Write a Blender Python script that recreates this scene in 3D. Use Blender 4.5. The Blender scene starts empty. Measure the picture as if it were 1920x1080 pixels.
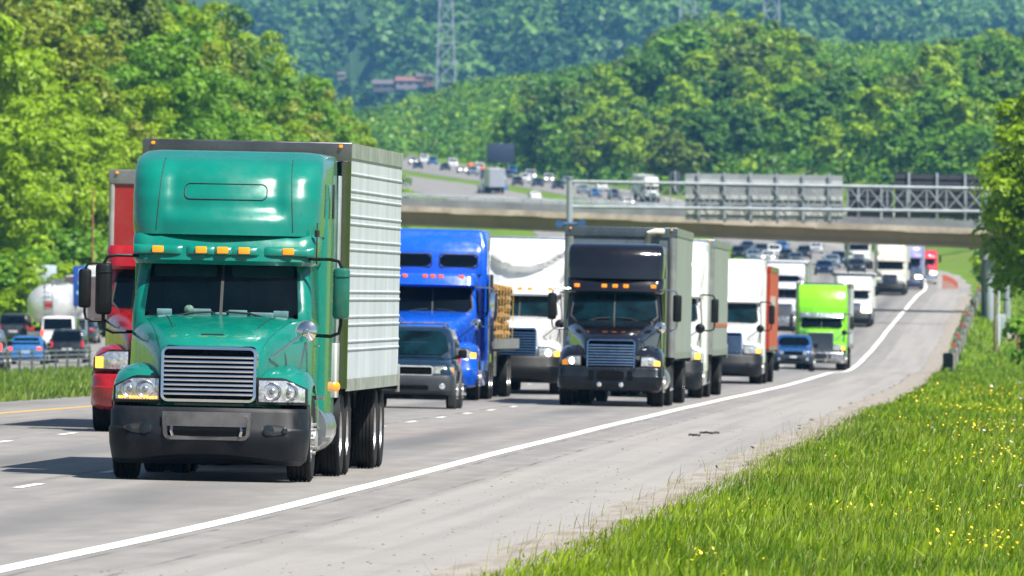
import bpy, bmesh, math, random
import numpy as np
from mathutils import Vector, Matrix

random.seed(7)
RNG = np.random.default_rng(11)
scene = bpy.context.scene
COL = scene.collection
FPX = 23400.0          # focal length in pixels of a 1920 wide frame
EYE = 1.6              # camera height above the near road
HOR = 692.0            # pixel row of the eye level
R = math.radians

# ------------------------------------------------------------------ materials
MATS = {}

def new_mat(name):
    m = bpy.data.materials.new(name)
    m.use_nodes = True
    nt = m.node_tree
    nt.nodes.clear()
    out = nt.nodes.new('ShaderNodeOutputMaterial')
    b = nt.nodes.new('ShaderNodeBsdfPrincipled')
    nt.links.new(b.outputs[0], out.inputs[0])
    return m, nt, b, out

def mixcol(nt, fac, a, b):
    n = nt.nodes.new('ShaderNodeMix')
    n.data_type = 'RGBA'
    if isinstance(fac, (int, float)):
        n.inputs[0].default_value = fac
    else:
        nt.links.new(fac, n.inputs[0])
    for i, v in ((6, a), (7, b)):
        if isinstance(v, (tuple, list)):
            n.inputs[i].default_value = (v[0], v[1], v[2], 1)
        else:
            nt.links.new(v, n.inputs[i])
    return n.outputs[2]

def math_n(nt, op, a, b=None, c=None):
    n = nt.nodes.new('ShaderNodeMath')
    n.operation = op
    for i, v in enumerate((a, b, c)):
        if v is None:
            continue
        if isinstance(v, (int, float)):
            n.inputs[i].default_value = v
        else:
            nt.links.new(v, n.inputs[i])
    return n.outputs[0]

def ramp(nt, fac, lo, hi, vlo=0.0, vhi=1.0):
    n = nt.nodes.new('ShaderNodeMapRange')
    n.interpolation_type = 'SMOOTHSTEP'
    nt.links.new(fac, n.inputs[0])
    n.inputs[1].default_value = lo
    n.inputs[2].default_value = hi
    n.inputs[3].default_value = vlo
    n.inputs[4].default_value = vhi
    return n.outputs[0]

def noise_n(nt, vec, scale, detail=4, rough=.55):
    n = nt.nodes.new('ShaderNodeTexNoise')
    n.inputs['Scale'].default_value = scale
    n.inputs['Detail'].default_value = detail
    n.inputs['Roughness'].default_value = rough
    if vec is not None:
        nt.links.new(vec, n.inputs['Vector'])
    return n.outputs[0]

def scaled(nt, vec, s):
    n = nt.nodes.new('ShaderNodeVectorMath')
    n.operation = 'MULTIPLY'
    nt.links.new(vec, n.inputs[0])
    n.inputs[1].default_value = s
    return n.outputs[0]

def M(name, col, rough=.5, metal=0., coat=0., var=.12, scale=5., bump=0., bscale=40., spec=.5, emit=0., dirt=0., ecol=None):
    if name in MATS:
        return MATS[name]
    m, nt, b, out = new_mat(name)
    tc = nt.nodes.new('ShaderNodeTexCoord')
    v = tc.outputs['Object']
    nz = noise_n(nt, v, scale)
    f = ramp(nt, nz, .3, .7)
    lo = tuple(c * (1 - var) for c in col)
    hi = tuple(min(1, c * (1 + var)) for c in col)
    c = mixcol(nt, f, lo, hi)
    if dirt:
        sx = nt.nodes.new('ShaderNodeSeparateXYZ')
        nt.links.new(v, sx.inputs[0])
        dn = noise_n(nt, v, 3.0, 6, .65)
        d = ramp(nt, dn, .45, .75, 0, dirt)
        c = mixcol(nt, d, c, (.21, .19, .165))
    nt.links.new(c, b.inputs['Base Color'])
    b.inputs['Roughness'].default_value = rough
    if rough < .5 and not emit:
        rr = ramp(nt, noise_n(nt, v, scale * 2.3), .3, .7, max(.02, rough * .75), rough * 1.3)
        nt.links.new(rr, b.inputs['Roughness'])
    b.inputs['Metallic'].default_value = metal
    b.inputs['Coat Weight'].default_value = coat
    b.inputs['Coat Roughness'].default_value = .055
    b.inputs['Specular IOR Level'].default_value = spec
    if bump:
        bn = nt.nodes.new('ShaderNodeBump')
        bn.inputs['Strength'].default_value = bump
        bn.inputs['Distance'].default_value = .01
        nt.links.new(noise_n(nt, v, bscale), bn.inputs['Height'])
        nt.links.new(bn.outputs[0], b.inputs['Normal'])
    if emit:
        e = ecol or col
        b.inputs['Emission Color'].default_value = (e[0], e[1], e[2], 1)
        b.inputs['Emission Strength'].default_value = emit
    MATS[name] = m
    return m

def paint(name, col, rough=.32, coat=.8, dirt=.12, var=.06):
    return M(name, col, rough, 0, coat, var, 2.0, dirt=dirt)

# ------------------------------------------------------------------ mesh builder
class MB:
    def __init__(s):
        s.v = []; s.f = []; s.mi = []
        s.cur = 0
    def mat(s, i):
        s.cur = i
        return s
    def face(s, idx):
        s.f.append(tuple(idx)); s.mi.append(s.cur)
    def poly(s, pts):
        o = len(s.v)
        s.v += [tuple(p) for p in pts]
        s.face(range(o, o + len(pts)))
        return s
    def box(s, x0, x1, y0, y1, z0, z1):
        o = len(s.v)
        s.v += [(x0,y0,z0),(x1,y0,z0),(x1,y1,z0),(x0,y1,z0),(x0,y0,z1),(x1,y0,z1),(x1,y1,z1),(x0,y1,z1)]
        for q in ((0,3,2,1),(4,5,6,7),(0,1,5,4),(1,2,6,5),(2,3,7,6),(3,0,4,7)):
            s.face([o + k for k in q])
        return s
    def rbox(s, x0, x1, y0, y1, z0, z1, r, n=4, axis='z'):
        # box whose four edges along the axis are rounded, with small chamfers at both ends
        def rect(a0, a1, b0, b1, rr):
            pts = []
            for cx, cy, a in ((a1-rr,b1-rr,0),(a0+rr,b1-rr,90),(a0+rr,b0+rr,180),(a1-rr,b0+rr,270)):
                for k in range(n+1):
                    t = R(a + 90*k/n)
                    pts.append((cx + rr*math.cos(t), cy + rr*math.sin(t)))
            return pts
        if axis == 'z': A = (x0,x1,y0,y1); c0, c1 = z0, z1; tr = lambda a,b,c:(a,b,c)
        elif axis == 'y': A = (x0,x1,z0,z1); c0, c1 = y0, y1; tr = lambda a,b,c:(a,c,b)
        else: A = (y0,y1,z0,z1); c0, c1 = x0, x1; tr = lambda a,b,c:(c,a,b)
        e = min(r*.6, (c1-c0)*.3)
        secs = []
        for c, ins in ((c0, e), (c0+e*.3, e*.3), (c0+e, 0), (c1-e, 0), (c1-e*.3, e*.3), (c1, e)):
            rr = max(r-ins, .001)
            secs.append([tr(a,b,c) for a,b in rect(A[0]+ins, A[1]-ins, A[2]+ins, A[3]-ins, rr)])
        return s.loft(secs, True, True, True)
    def loft(s, secs, closed=True, cap0=False, cap1=False, skip=None):
        o = len(s.v); n = len(secs[0])
        for q in secs:
            s.v += [tuple(p) for p in q]
        m = n if closed else n-1
        for i in range(len(secs)-1):
            for j in range(m):
                if skip and skip(i, j): continue
                k = (j+1) % n
                s.face((o+i*n+j, o+i*n+k, o+(i+1)*n+k, o+(i+1)*n+j))
        if cap0: s.face([o+j for j in range(n)][::-1])
        if cap1: s.face([o+(len(secs)-1)*n+j for j in range(n)])
        return s
    def grid(s, fn, nu, nv):
        o = len(s.v)
        for i in range(nu+1):
            for j in range(nv+1):
                s.v.append(tuple(fn(i/nu, j/nv)))
        for i in range(nu):
            for j in range(nv):
                a = o+i*(nv+1)+j
                s.face((a, a+nv+1, a+nv+2, a+1))
        return s
    def cyl(s, p0, p1, r0, r1=None, n=12, caps=True):
        r1 = r0 if r1 is None else r1
        p0 = Vector(p0); p1 = Vector(p1); d = (p1-p0).normalized()
        a = d.orthogonal().normalized(); b = d.cross(a)
        secs = [[p + (a*math.cos(2*math.pi*k/n) + b*math.sin(2*math.pi*k/n))*r for k in range(n)] for p, r in ((p0,r0),(p1,r1))]
        return s.loft(secs, True, caps, caps)
    def tube(s, pts, r, n=8):
        pts = [Vector(p) for p in pts]
        secs = []; a = None
        for i, p in enumerate(pts):
            d = (pts[min(i+1,len(pts)-1)] - pts[max(i-1,0)]).normalized()
            if a is None: a = d.orthogonal().normalized()
            a = (a - d*a.dot(d)).normalized(); b = d.cross(a)
            secs.append([p + (a*math.cos(2*math.pi*k/n) + b*math.sin(2*math.pi*k/n))*r for k in range(n)])
        return s.loft(secs, True, True, True)
    def lathe(s, prof, cx, cy, cz, n=24):
        # profile [(radius, x)] turned about the x axis
        secs = []
        for k in range(n+1):
            t = 2*math.pi*k/n
            secs.append([(cx+x, cy+r*math.cos(t), cz+r*math.sin(t)) for r, x in prof])
        return s.loft(secs, False)
    def disc(s, c, r, nrm=(0,-1,0), n=16, dome=0.):
        c = Vector(c); d = Vector(nrm).normalized(); a = d.orthogonal().normalized(); b = d.cross(a)
        o = len(s.v)
        rings = ((1,0),(.7,.5),(.35,.85)) if dome else ((1,0),)
        for f, h in rings:
            for k in range(n):
                t = 2*math.pi*k/n
                s.v.append(tuple(c + (a*math.cos(t)+b*math.sin(t))*r*f + d*dome*h))
        for i in range(len(rings)-1):
            for k in range(n):
                k2 = (k+1) % n
                s.face((o+i*n+k, o+i*n+k2, o+(i+1)*n+k2, o+(i+1)*n+k))
        l = o+(len(rings)-1)*n
        s.face([l+k for k in range(n)])
        return s
    def mesh(s, name, mats, smooth=38, fixn=True):
        me = bpy.data.meshes.new(name)
        me.from_pydata(s.v, [], s.f)
        for m in (mats if isinstance(mats, (list, tuple)) else [mats]):
            me.materials.append(m)
        me.polygons.foreach_set('material_index', s.mi)
        if fixn:
            bm = bmesh.new(); bm.from_mesh(me)
            bmesh.ops.remove_doubles(bm, verts=bm.verts, dist=1e-5)
            bmesh.ops.recalc_face_normals(bm, faces=bm.faces)
            bm.to_mesh(me); bm.free()
        if smooth:
            me.polygons.foreach_set('use_smooth', [True]*len(me.polygons))
            me.set_sharp_from_angle(angle=R(smooth))
        me.update()
        return me
    def build(s, name, mats, parent=None, smooth=38, fixn=True):
        return link(name, s.mesh(name, mats, smooth, fixn), parent)

def link(name, me, parent=None):
    o = bpy.data.objects.new(name, me)
    COL.objects.link(o)
    if parent is not None: o.parent = parent
    return o

def empty(name, loc=(0,0,0)):
    o = bpy.data.objects.new(name, None)
    o.empty_display_size = .3
    o.location = loc
    COL.objects.link(o)
    return o

USED = set()
def tag(o, label=None, cat=None, group=None, kind=None):
    if label:
        o['label'] = label
        if label in USED and not kind: print('DUP LABEL', label)
        USED.add(label)
    if cat: o['category'] = cat
    if group: o['group'] = group
    if kind: o['kind'] = kind
    return o

def copy_tree(o, parent=None):
    c = o.copy()
    COL.objects.link(c)
    if parent is not None:
        c.parent = parent
    for ch in list(o.children):
        copy_tree(ch, c)
    return c

def lerp(a, b, t): return a + (b-a)*t
def sstep(a, b, x):
    t = min(1, max(0, (x-a)/(b-a)))
    return t*t*(3-2*t)

# ------------------------------------------------------------------ lie of the land
def pchip(xs, ys):
    n = len(xs); h = [xs[i+1]-xs[i] for i in range(n-1)]; dl = [(ys[i+1]-ys[i])/h[i] for i in range(n-1)]
    m = [dl[0]] + [0]*(n-2) + [dl[-1]]
    for i in range(1, n-1):
        m[i] = (dl[i-1]*h[i] + dl[i]*h[i-1])/(h[i]+h[i-1])
    def f(x):
        if x <= xs[0]: return ys[0] + dl[0]*(x-xs[0])
        if x >= xs[-1]: return ys[-1] + dl[-1]*(x-xs[-1])
        lo, hi = 0, n-1
        while hi-lo > 1:
            k = (lo+hi)//2
            if xs[k] <= x: lo = k
            else: hi = k
        t = (x-xs[lo])/h[lo]
        a, b, c, d = 2*t**3-3*t*t+1, t**3-2*t*t+t, -2*t**3+3*t*t, t**3-t*t
        return a*ys[lo] + b*h[lo]*m[lo] + c*ys[lo+1] + d*h[lo]*m[lo+1]
    return f

_RT = [  # distance, x of the white edge line, its height relative to the eye
 (30,-7.2,-1.80),(100,-4.1,-1.61),(128,-2.66,-1.50),(150,-1.6,-1.375),(185,0.0,-1.195),(285,3.95,-.89),(405,8.95,-.52),
 (520,13.2,-.18),(616,16.85,.06),(690,19.9,1.05),(780,23.6,2.57),(870,27.3,4.0),(955,31.0,5.59),(1040,34.4,6.6),(1110,36.8,7.5),(1200,39.3,8.9),(1300,41.0,10.3),
 (1500,43.0,12.6),(1650,43.9,15.3),(1800,42.0,18.8),(1900,35.5,22.9),(2000,25.5,26.8),(2150,13.0,31.4),(2300,2.5,35.0),(2500,-12.,40.2),(2700,-25.,45.0)]
_E = pchip([r[0] for r in _RT], [r[1] for r in _RT])
_Z = pchip([r[0] for r in _RT], [r[2] for r in _RT])
def E(d): return _E(d) if d < 2700 else _E(2700) - 42*(1-math.exp((2700-d)/560))
def Zr(d): return (_Z(d) if d < 2700 else _Z(2700) + .016*(d-2700)) + EYE
BANK = .021
def oppu(d): return -31.6 + 13.5*sstep(1350, 2000, d)      # right edge of the opposite carriageway

def terr(d, u):
    z = Zr(d); o = oppu(d)
    if -14 <= u <= 3.9:
        return z - BANK*u
    if u > 3.9:
        w = u-3.9
        h = z - BANK*3.9 - .02*min(w, 3) - .035*min(max(w-1, 0), 5)*sstep(120, 240, d) + .02*max(0, w-7)*(1-sstep(500, 800, d))
        h += -.8*sstep(600, 760, d)*(1-sstep(930, 1000, d))*sstep(0, 4, w)
        h += sstep(930, 1150, d)*sstep(1, 40, w)*7 + sstep(1500, 2000, d)*sstep(4, 130, w)*12
        h += sstep(2500, 3400, d)*10
    elif u >= o:
        t = (-14-u)/(-14-o)
        h = lerp(z + BANK*14, z + .12, sstep(0, 1, t)) - .25*math.sin(math.pi*t)**2
    elif u >= o-18:
        h = z + .12 + .004*(o-u)
    else:
        X = E(d)+u
        b = min(E(d)+o-19, -.0090*d if d > 900 else 1e9)
        h = z + .2 + (.58*max(0, b-X) if b-X < 62 else .58*62)*sstep(560, 800, d)*(1-sstep(1900, 2300, d))
        h += .04*max(0, E(d)+o-19-X)
    if d > 5300:
        X = E(d)+u
        h += ((d-5300)*.044 + 20*math.sin(X*.0075+d*.0013) + 11*math.sin(X*.019+1.3))*sstep(5300, 6000, d)
    return h

def at(d, u, dz=0.):
    return Vector((E(d)+u, d, terr(d, u)+dz))
def u_of(x, d):
    return (x-960)*d/FPX - E(d)

def place(o, d, u, yaw=None, flip=False, pitch=True):
    p = at(d, u)
    e = 3.0
    psi = math.atan((E(d+e)-E(d-e))/(2*e)) if yaw is None else yaw
    th = math.atan((terr(d+8, u)-terr(d-1, u))/9) if pitch else 0
    o.location = p
    rx, ry = th, (BANK if -14 <= u <= 3.9 else 0)
    if flip: rx, ry = -rx, -ry
    o.rotation_mode = 'XYZ'
    o.rotation_euler = (rx, ry, -psi + (math.pi if flip else 0))
    return o
HAZE, SUN, SKY, EXPO = 4.6e-5, 5.0, .05, 1.0
# ------------------------------------------------------------------ ground, roads, markings
def ground_mat():
    m, nt, b, out = new_mat('ground_mat')
    g = nt.nodes.new('ShaderNodeNewGeometry'); v = g.outputs['Position']
    n1 = noise_n(nt, v, .35, 6, .65); n2 = noise_n(nt, scaled(nt, v, (1,.35,1)), 2.4, 5, .7); n3 = noise_n(nt, v, .06, 3)
    c = mixcol(nt, ramp(nt, n1, .35, .65), (.075,.155,.010), (.140,.215,.018))
    c = mixcol(nt, ramp(nt, n2, .45, .7), c, (.055,.105,.012))
    c = mixcol(nt, ramp(nt, n3, .52, .66, 0, .6), c, (.16,.17,.045))
    sg = nt.nodes.new('ShaderNodeSeparateXYZ'); nt.links.new(v, sg.inputs[0])
    c = mixcol(nt, ramp(nt, sg.outputs[1], 2950, 3200, 0, .9), c, (.022,.050,.014))   # forest floor
    nt.links.new(c, b.inputs['Base Color'])
    b.inputs['Roughness'].default_value = .9
    b.inputs['Specular IOR Level'].default_value = .15
    bn = nt.nodes.new('ShaderNodeBump'); bn.inputs['Strength'].default_value = .8; bn.inputs['Distance'].default_value = .12
    nt.links.new(n2, bn.inputs['Height']); nt.links.new(bn.outputs[0], b.inputs['Normal'])
    return m

def road_mat(name='road_mat', main=True):
    m, nt, b, out = new_mat(name)
    uv = nt.nodes.new('ShaderNodeUVMap'); uv.uv_map = 'UVMap'
    v = uv.outputs[0]
    sp = nt.nodes.new('ShaderNodeSeparateXYZ'); nt.links.new(v, sp.inputs[0])
    u, d = sp.outputs[0], sp.outputs[1]
    fine = noise_n(nt, v, 26, 6, .75)
    mid = noise_n(nt, scaled(nt, v, (1.3,.22,1)), 1.3, 5, .6)
    lng = noise_n(nt, scaled(nt, v, (2.2,.012,1)), 1.0, 3, .5)
    c = mixcol(nt, ramp(nt, mid, .3, .7), (.192,.182,.171), (.248,.235,.221))
    # dark worn strip along each lane centre
    if main:
        t = math_n(nt, 'FRACT', math_n(nt, 'MULTIPLY', math_n(nt, 'ADD', u, 36.5), 1/3.65))
        q = math_n(nt, 'ABSOLUTE', math_n(nt, 'SUBTRACT', t, .5))
        strip = ramp(nt, q, .02, .24, 1, 0)
        lane = math_n(nt, 'LESS_THAN', u, -.05)
        wv = ramp(nt, noise_n(nt, scaled(nt, v, (.25,.035,1)), 1.0, 3), .3, .72)
        strip = math_n(nt, 'MULTIPLY', math_n(nt, 'MULTIPLY', strip, lane), math_n(nt, 'ADD', math_n(nt, 'MULTIPLY', wv, .75), .25))
        c = mixcol(nt, strip, c, (.110,.108,.109))
        # shoulder slab a little paler and warmer
        sh = math_n(nt, 'MULTIPLY', ramp(nt, math_n(nt, 'ADD', u, math_n(nt, 'MULTIPLY', mid, .5)), .95, 1.5), 1.0)
        c = mixcol(nt, math_n(nt, 'MULTIPLY', sh, .62), c, (.315,.295,.276))
        # tar in the joint beside the edge line
        for ju, w in ((.24,.03), (.98,.03), (-3.82,.055), (-7.44,.03)):
            wob = math_n(nt, 'MULTIPLY', math_n(nt, 'SUBTRACT', noise_n(nt, scaled(nt, v, (0,.7,1)), 1, 3), .5), .10)
            e = math_n(nt, 'ABSOLUTE', math_n(nt, 'ADD', math_n(nt, 'SUBTRACT', u, ju), wob))
            k = math_n(nt, 'MULTIPLY', math_n(nt, 'LESS_THAN', e, w), ramp(nt, noise_n(nt, scaled(nt, v, (0,.25,1)), 1, 4), .42, .58))
            c = mixcol(nt, math_n(nt, 'MULTIPLY', k, .7), c, (.085,.078,.07))
        # grit and rubber crumbs on the shoulder
        vo = nt.nodes.new('ShaderNodeTexVoronoi'); vo.inputs['Scale'].default_value = 9; nt.links.new(v, vo.inputs['Vector'])
        spots = math_n(nt, 'MULTIPLY', math_n(nt, 'LESS_THAN', vo.outputs['Distance'], .10), ramp(nt, noise_n(nt, scaled(nt, v, (.7,.25,1)), 1, 3), .46, .62))
        spots = math_n(nt, 'MULTIPLY', spots, math_n(nt, 'GREATER_THAN', u, .6))
        c = mixcol(nt, math_n(nt, 'MULTIPLY', spots, .75), c, (.10,.085,.065))
        st = math_n(nt, 'MULTIPLY', ramp(nt, noise_n(nt, scaled(nt, v, (.9,.3,1)), 1, 5, .7), .56, .70, 0, .45), sh)
        c = mixcol(nt, st, c, (.235,.20,.16))
        # transverse saw cuts
        tc_ = math_n(nt, 'FRACT', math_n(nt, 'MULTIPLY', d, 1/13.7))
        cut = math_n(nt, 'LESS_THAN', tc_, .004)
        c = mixcol(nt, math_n(nt, 'MULTIPLY', cut, .35), c, (.08,.075,.07))
    c = mixcol(nt, ramp(nt, lng, .4, .7, 0, .38), c, (.145,.139,.134))
    big = noise_n(nt, scaled(nt, v, (.55,.05,1)), 1.0, 5, .6)
    c = mixcol(nt, ramp(nt, big, .52, .68, 0, .32), c, (.15,.135,.12))
    c = mixcol(nt, ramp(nt, fine, .48, .7, 0, .5), c, (.12,.115,.11))
    c = mixcol(nt, ramp(nt, fine, .30, .45, .35, 0), c, (.36,.345,.325))
    nt.links.new(c, b.inputs['Base Color'])
    b.inputs['Roughness'].default_value = .62
    b.inputs['Specular IOR Level'].default_value = .35
    bn = nt.nodes.new('ShaderNodeBump'); bn.inputs['Strength'].default_value = .35; bn.inputs['Distance'].default_value = .006
    nt.links.new(fine, bn.inputs['Height']); nt.links.new(bn.outputs[0], b.inputs['Normal'])
    return m

def line_mat(name, col):
    m, nt, b, out = new_mat(name)
    g = nt.nodes.new('ShaderNodeNewGeometry'); v = g.outputs['Position']
    w = ramp(nt, noise_n(nt, v, 7, 8, .75), .52, .70, 0, .7)
    c = mixcol(nt, w, col, (.30,.285,.27))
    c = mixcol(nt, ramp(nt, noise_n(nt, v, .8, 3), .4, .7, 0, .2), c, (.36,.34,.30))
    nt.links.new(c, b.inputs['Base Color']); b.inputs['Roughness'].default_value = .6
    return m

def rows(a, b, s1=4):
    out = []; d = a
    while d < b:
        out.append(d); d += s1 if d < 640 else (8 if d < 1300 else 20)
    return out + [b]

def sheet(name, us, ds, mat, dz=0., kind='structure', uo=None, jit=None):
    vs = []; uvs = []
    for d in ds:
        o = uo(d) if uo else 0
        for i, u in enumerate(us):
            uu = u + o + (jit(i, d) if jit else 0)
            p = at(d, uu, dz)
            vs.append(tuple(p)); uvs.append((uu, d))
    n = len(us); fs = []
    for i in range(len(ds)-1):
        for j in range(n-1):
            a = i*n+j
            fs.append((a, a+1, a+n+1, a+n))
    me = bpy.data.meshes.new(name); me.from_pydata(vs, [], fs); me.materials.append(mat)
    uvl = me.uv_layers.new(name='UVMap')
    idx = np.empty(len(me.loops), dtype=np.int32); me.loops.foreach_get('vertex_index', idx)
    uvl.data.foreach_set('uv', np.array(uvs, dtype=np.float32)[idx].ravel())
    me.polygons.foreach_set('use_smooth', [True]*len(me.polygons)); me.update()
    o = link(name, me)
    return tag(o, kind=kind)

G = ground_mat()
us_g = [-700,-520,-380,-280,-200,-150,-120,-100,-90,-80,-74,-68,-62,-57,-53,-48,-43,-38,-34,-31,-28,-25,-22,-19,-16,-14,-10,-5,0,3.9,4.4,5,5.7,6.5,7.5,9,11,13,16,20,25,32,40,50,65,80,100,125,150,190,240,300,400,520,700]
ds_g = [-150,-60,0,30] + rows(45, 3300, 5)[0:] + [3400+150*k for k in range(0,12)]+[5200+100*k for k in range(0,52)]
ds_g = sorted(set(ds_g))
gd = sheet('ground', us_g, ds_g, G, -.035)

RM = road_mat()
road = sheet('road', [-13.6,-11,-9.1,-7.3,-5.5,-3.65,-1.8,0,.32,2,3.1,3.9], rows(20, 2750), RM, 0.0, jit=lambda i, d: (.16*math.sin(d*.9)+.12*math.sin(d*2.3+1)) if i == 11 else 0)
RM2 = road_mat('far_road_mat', False)
road2 = sheet('opposite_road', [0,-3.5,-7,-10.5,-14,-17], rows(330, 2750), RM2, 0.03, uo=oppu)
LW = line_mat('white_line', (.80,.79,.76)); LY = line_mat('yellow_line', (.66,.36,.035))
def strip(name, u0, u1, d0, d1, mat, wob=0.): 
    return sheet(name, [u0, u1], rows(d0, d1), mat, .005, jit=(lambda i, d: wob*math.sin(d*.13)) if wob else None)
strip('edge_line', -.12, .105, 24, 1500, LW, .012)
strip('yellow_line', -11.16, -10.98, 24, 1500, LY, .012)
mk = MB()
for uc in (-3.60, -7.26):
    k = 0; d = 31.6 if uc > -4 else 33.4
    while d < 1100:
        for s in range(3):
            a, bb = d+s*1.05, d+(s+1)*1.05
            mk.poly([at(a, uc-.06, .006), at(a, uc+.06, .006), at(bb, uc+.06, .006), at(bb, uc-.06, .006)])
        d += 12.2
tag(mk.build('lane_markings', LW, smooth=0), kind='structure')

def soil_mat():
    m, nt, b, out = new_mat('verge_dirt')
    uv = nt.nodes.new('ShaderNodeUVMap'); uv.uv_map = 'UVMap'; v = uv.outputs[0]
    n1 = noise_n(nt, scaled(nt, v, (4, .35, 1)), 1.0, 6, .65); n2 = noise_n(nt, v, 22, 5, .7)
    c = mixcol(nt, ramp(nt, n1, .35, .65), (.275,.25,.225), (.19,.165,.135))
    c = mixcol(nt, ramp(nt, n2, .5, .72, 0, .5), c, (.12,.10,.08))
    nt.links.new(c, b.inputs['Base Color']); b.inputs['Roughness'].default_value = .95
    return m
DIRT = soil_mat()
sheet('verge_soil', [3.40, 3.58, 4.0, 4.3], rows(40, 960), DIRT, .022, kind='structure', jit=lambda i, d: (.07*math.sin(d*.31+i)+.05*math.sin(d*.83+2*i)+.035*math.sin(d*.117)) if i in (0, 3) else 0)
# ------------------------------------------------------------------ grass
def blade_mat(name, c0, c1, c2, transl=.35):
    m = bpy.data.materials.new(name); m.use_nodes = True; nt = m.node_tree; nt.nodes.clear()
    out = nt.nodes.new('ShaderNodeOutputMaterial')
    at_ = nt.nodes.new('ShaderNodeAttribute'); at_.attribute_name = 'tone'
    sp = nt.nodes.new('ShaderNodeSeparateColor'); nt.links.new(at_.outputs['Color'], sp.inputs[0])
    c = mixcol(nt, sp.outputs[0], c0, c1)
    c = mixcol(nt, sp.outputs[1], c, c2)
    d = nt.nodes.new('ShaderNodeBsdfPrincipled'); d.inputs['Roughness'].default_value = .5; d.inputs['Specular IOR Level'].default_value = .3
    t = nt.nodes.new('ShaderNodeBsdfTranslucent')
    nt.links.new(c, d.inputs['Base Color']); nt.links.new(c, t.inputs['Color'])
    mx = nt.nodes.new('ShaderNodeMixShader'); mx.inputs[0].default_value = transl
    nt.links.new(d.outputs[0], mx.inputs[1]); nt.links.new(t.outputs[0], mx.inputs[2])
    nt.links.new(mx.outputs[0], out.inputs[0])
    return m

def np_mesh(name, verts, quads, mat, tone=None, tris=None):
    me = bpy.data.meshes.new(name)
    nv = len(verts); nq = len(quads)
    me.vertices.add(nv); me.vertices.foreach_set('co', verts.astype(np.float32).ravel())
    k = quads.shape[1]
    me.loops.add(nq*k); me.loops.foreach_set('vertex_index', quads.astype(np.int32).ravel())
    me.polygons.add(nq)
    me.polygons.foreach_set('loop_start', np.arange(0, nq*k, k, dtype=np.int32))
    me.polygons.foreach_set('loop_total', np.full(nq, k, dtype=np.int32))
    me.materials.append(mat)
    if tone is not None:
        a = me.color_attributes.new('tone', 'FLOAT_COLOR', 'POINT')
        full = np.ones((nv, 4), dtype=np.float32); full[:, :tone.shape[1]] = tone
        a.data.foreach_set('color', full.ravel())
    me.update(calc_edges=True)
    me.validate()
    return me

def vnoise(x, y, s, seed=0):
    # cheap smooth value noise with numpy
    r = np.random.default_rng(seed); T = r.random((64, 64))
    x = x/s; y = y/s; xi = np.floor(x).astype(int); yi = np.floor(y).astype(int); fx = x-xi; fy = y-yi
    fx = fx*fx*(3-2*fx); fy = fy*fy*(3-2*fy)
    g = lambda i, j: T[i % 64, j % 64]
    return (g(xi,yi)*(1-fx)+g(xi+1,yi)*fx)*(1-fy) + (g(xi,yi+1)*(1-fx)+g(xi+1,yi+1)*fx)*fy

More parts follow.
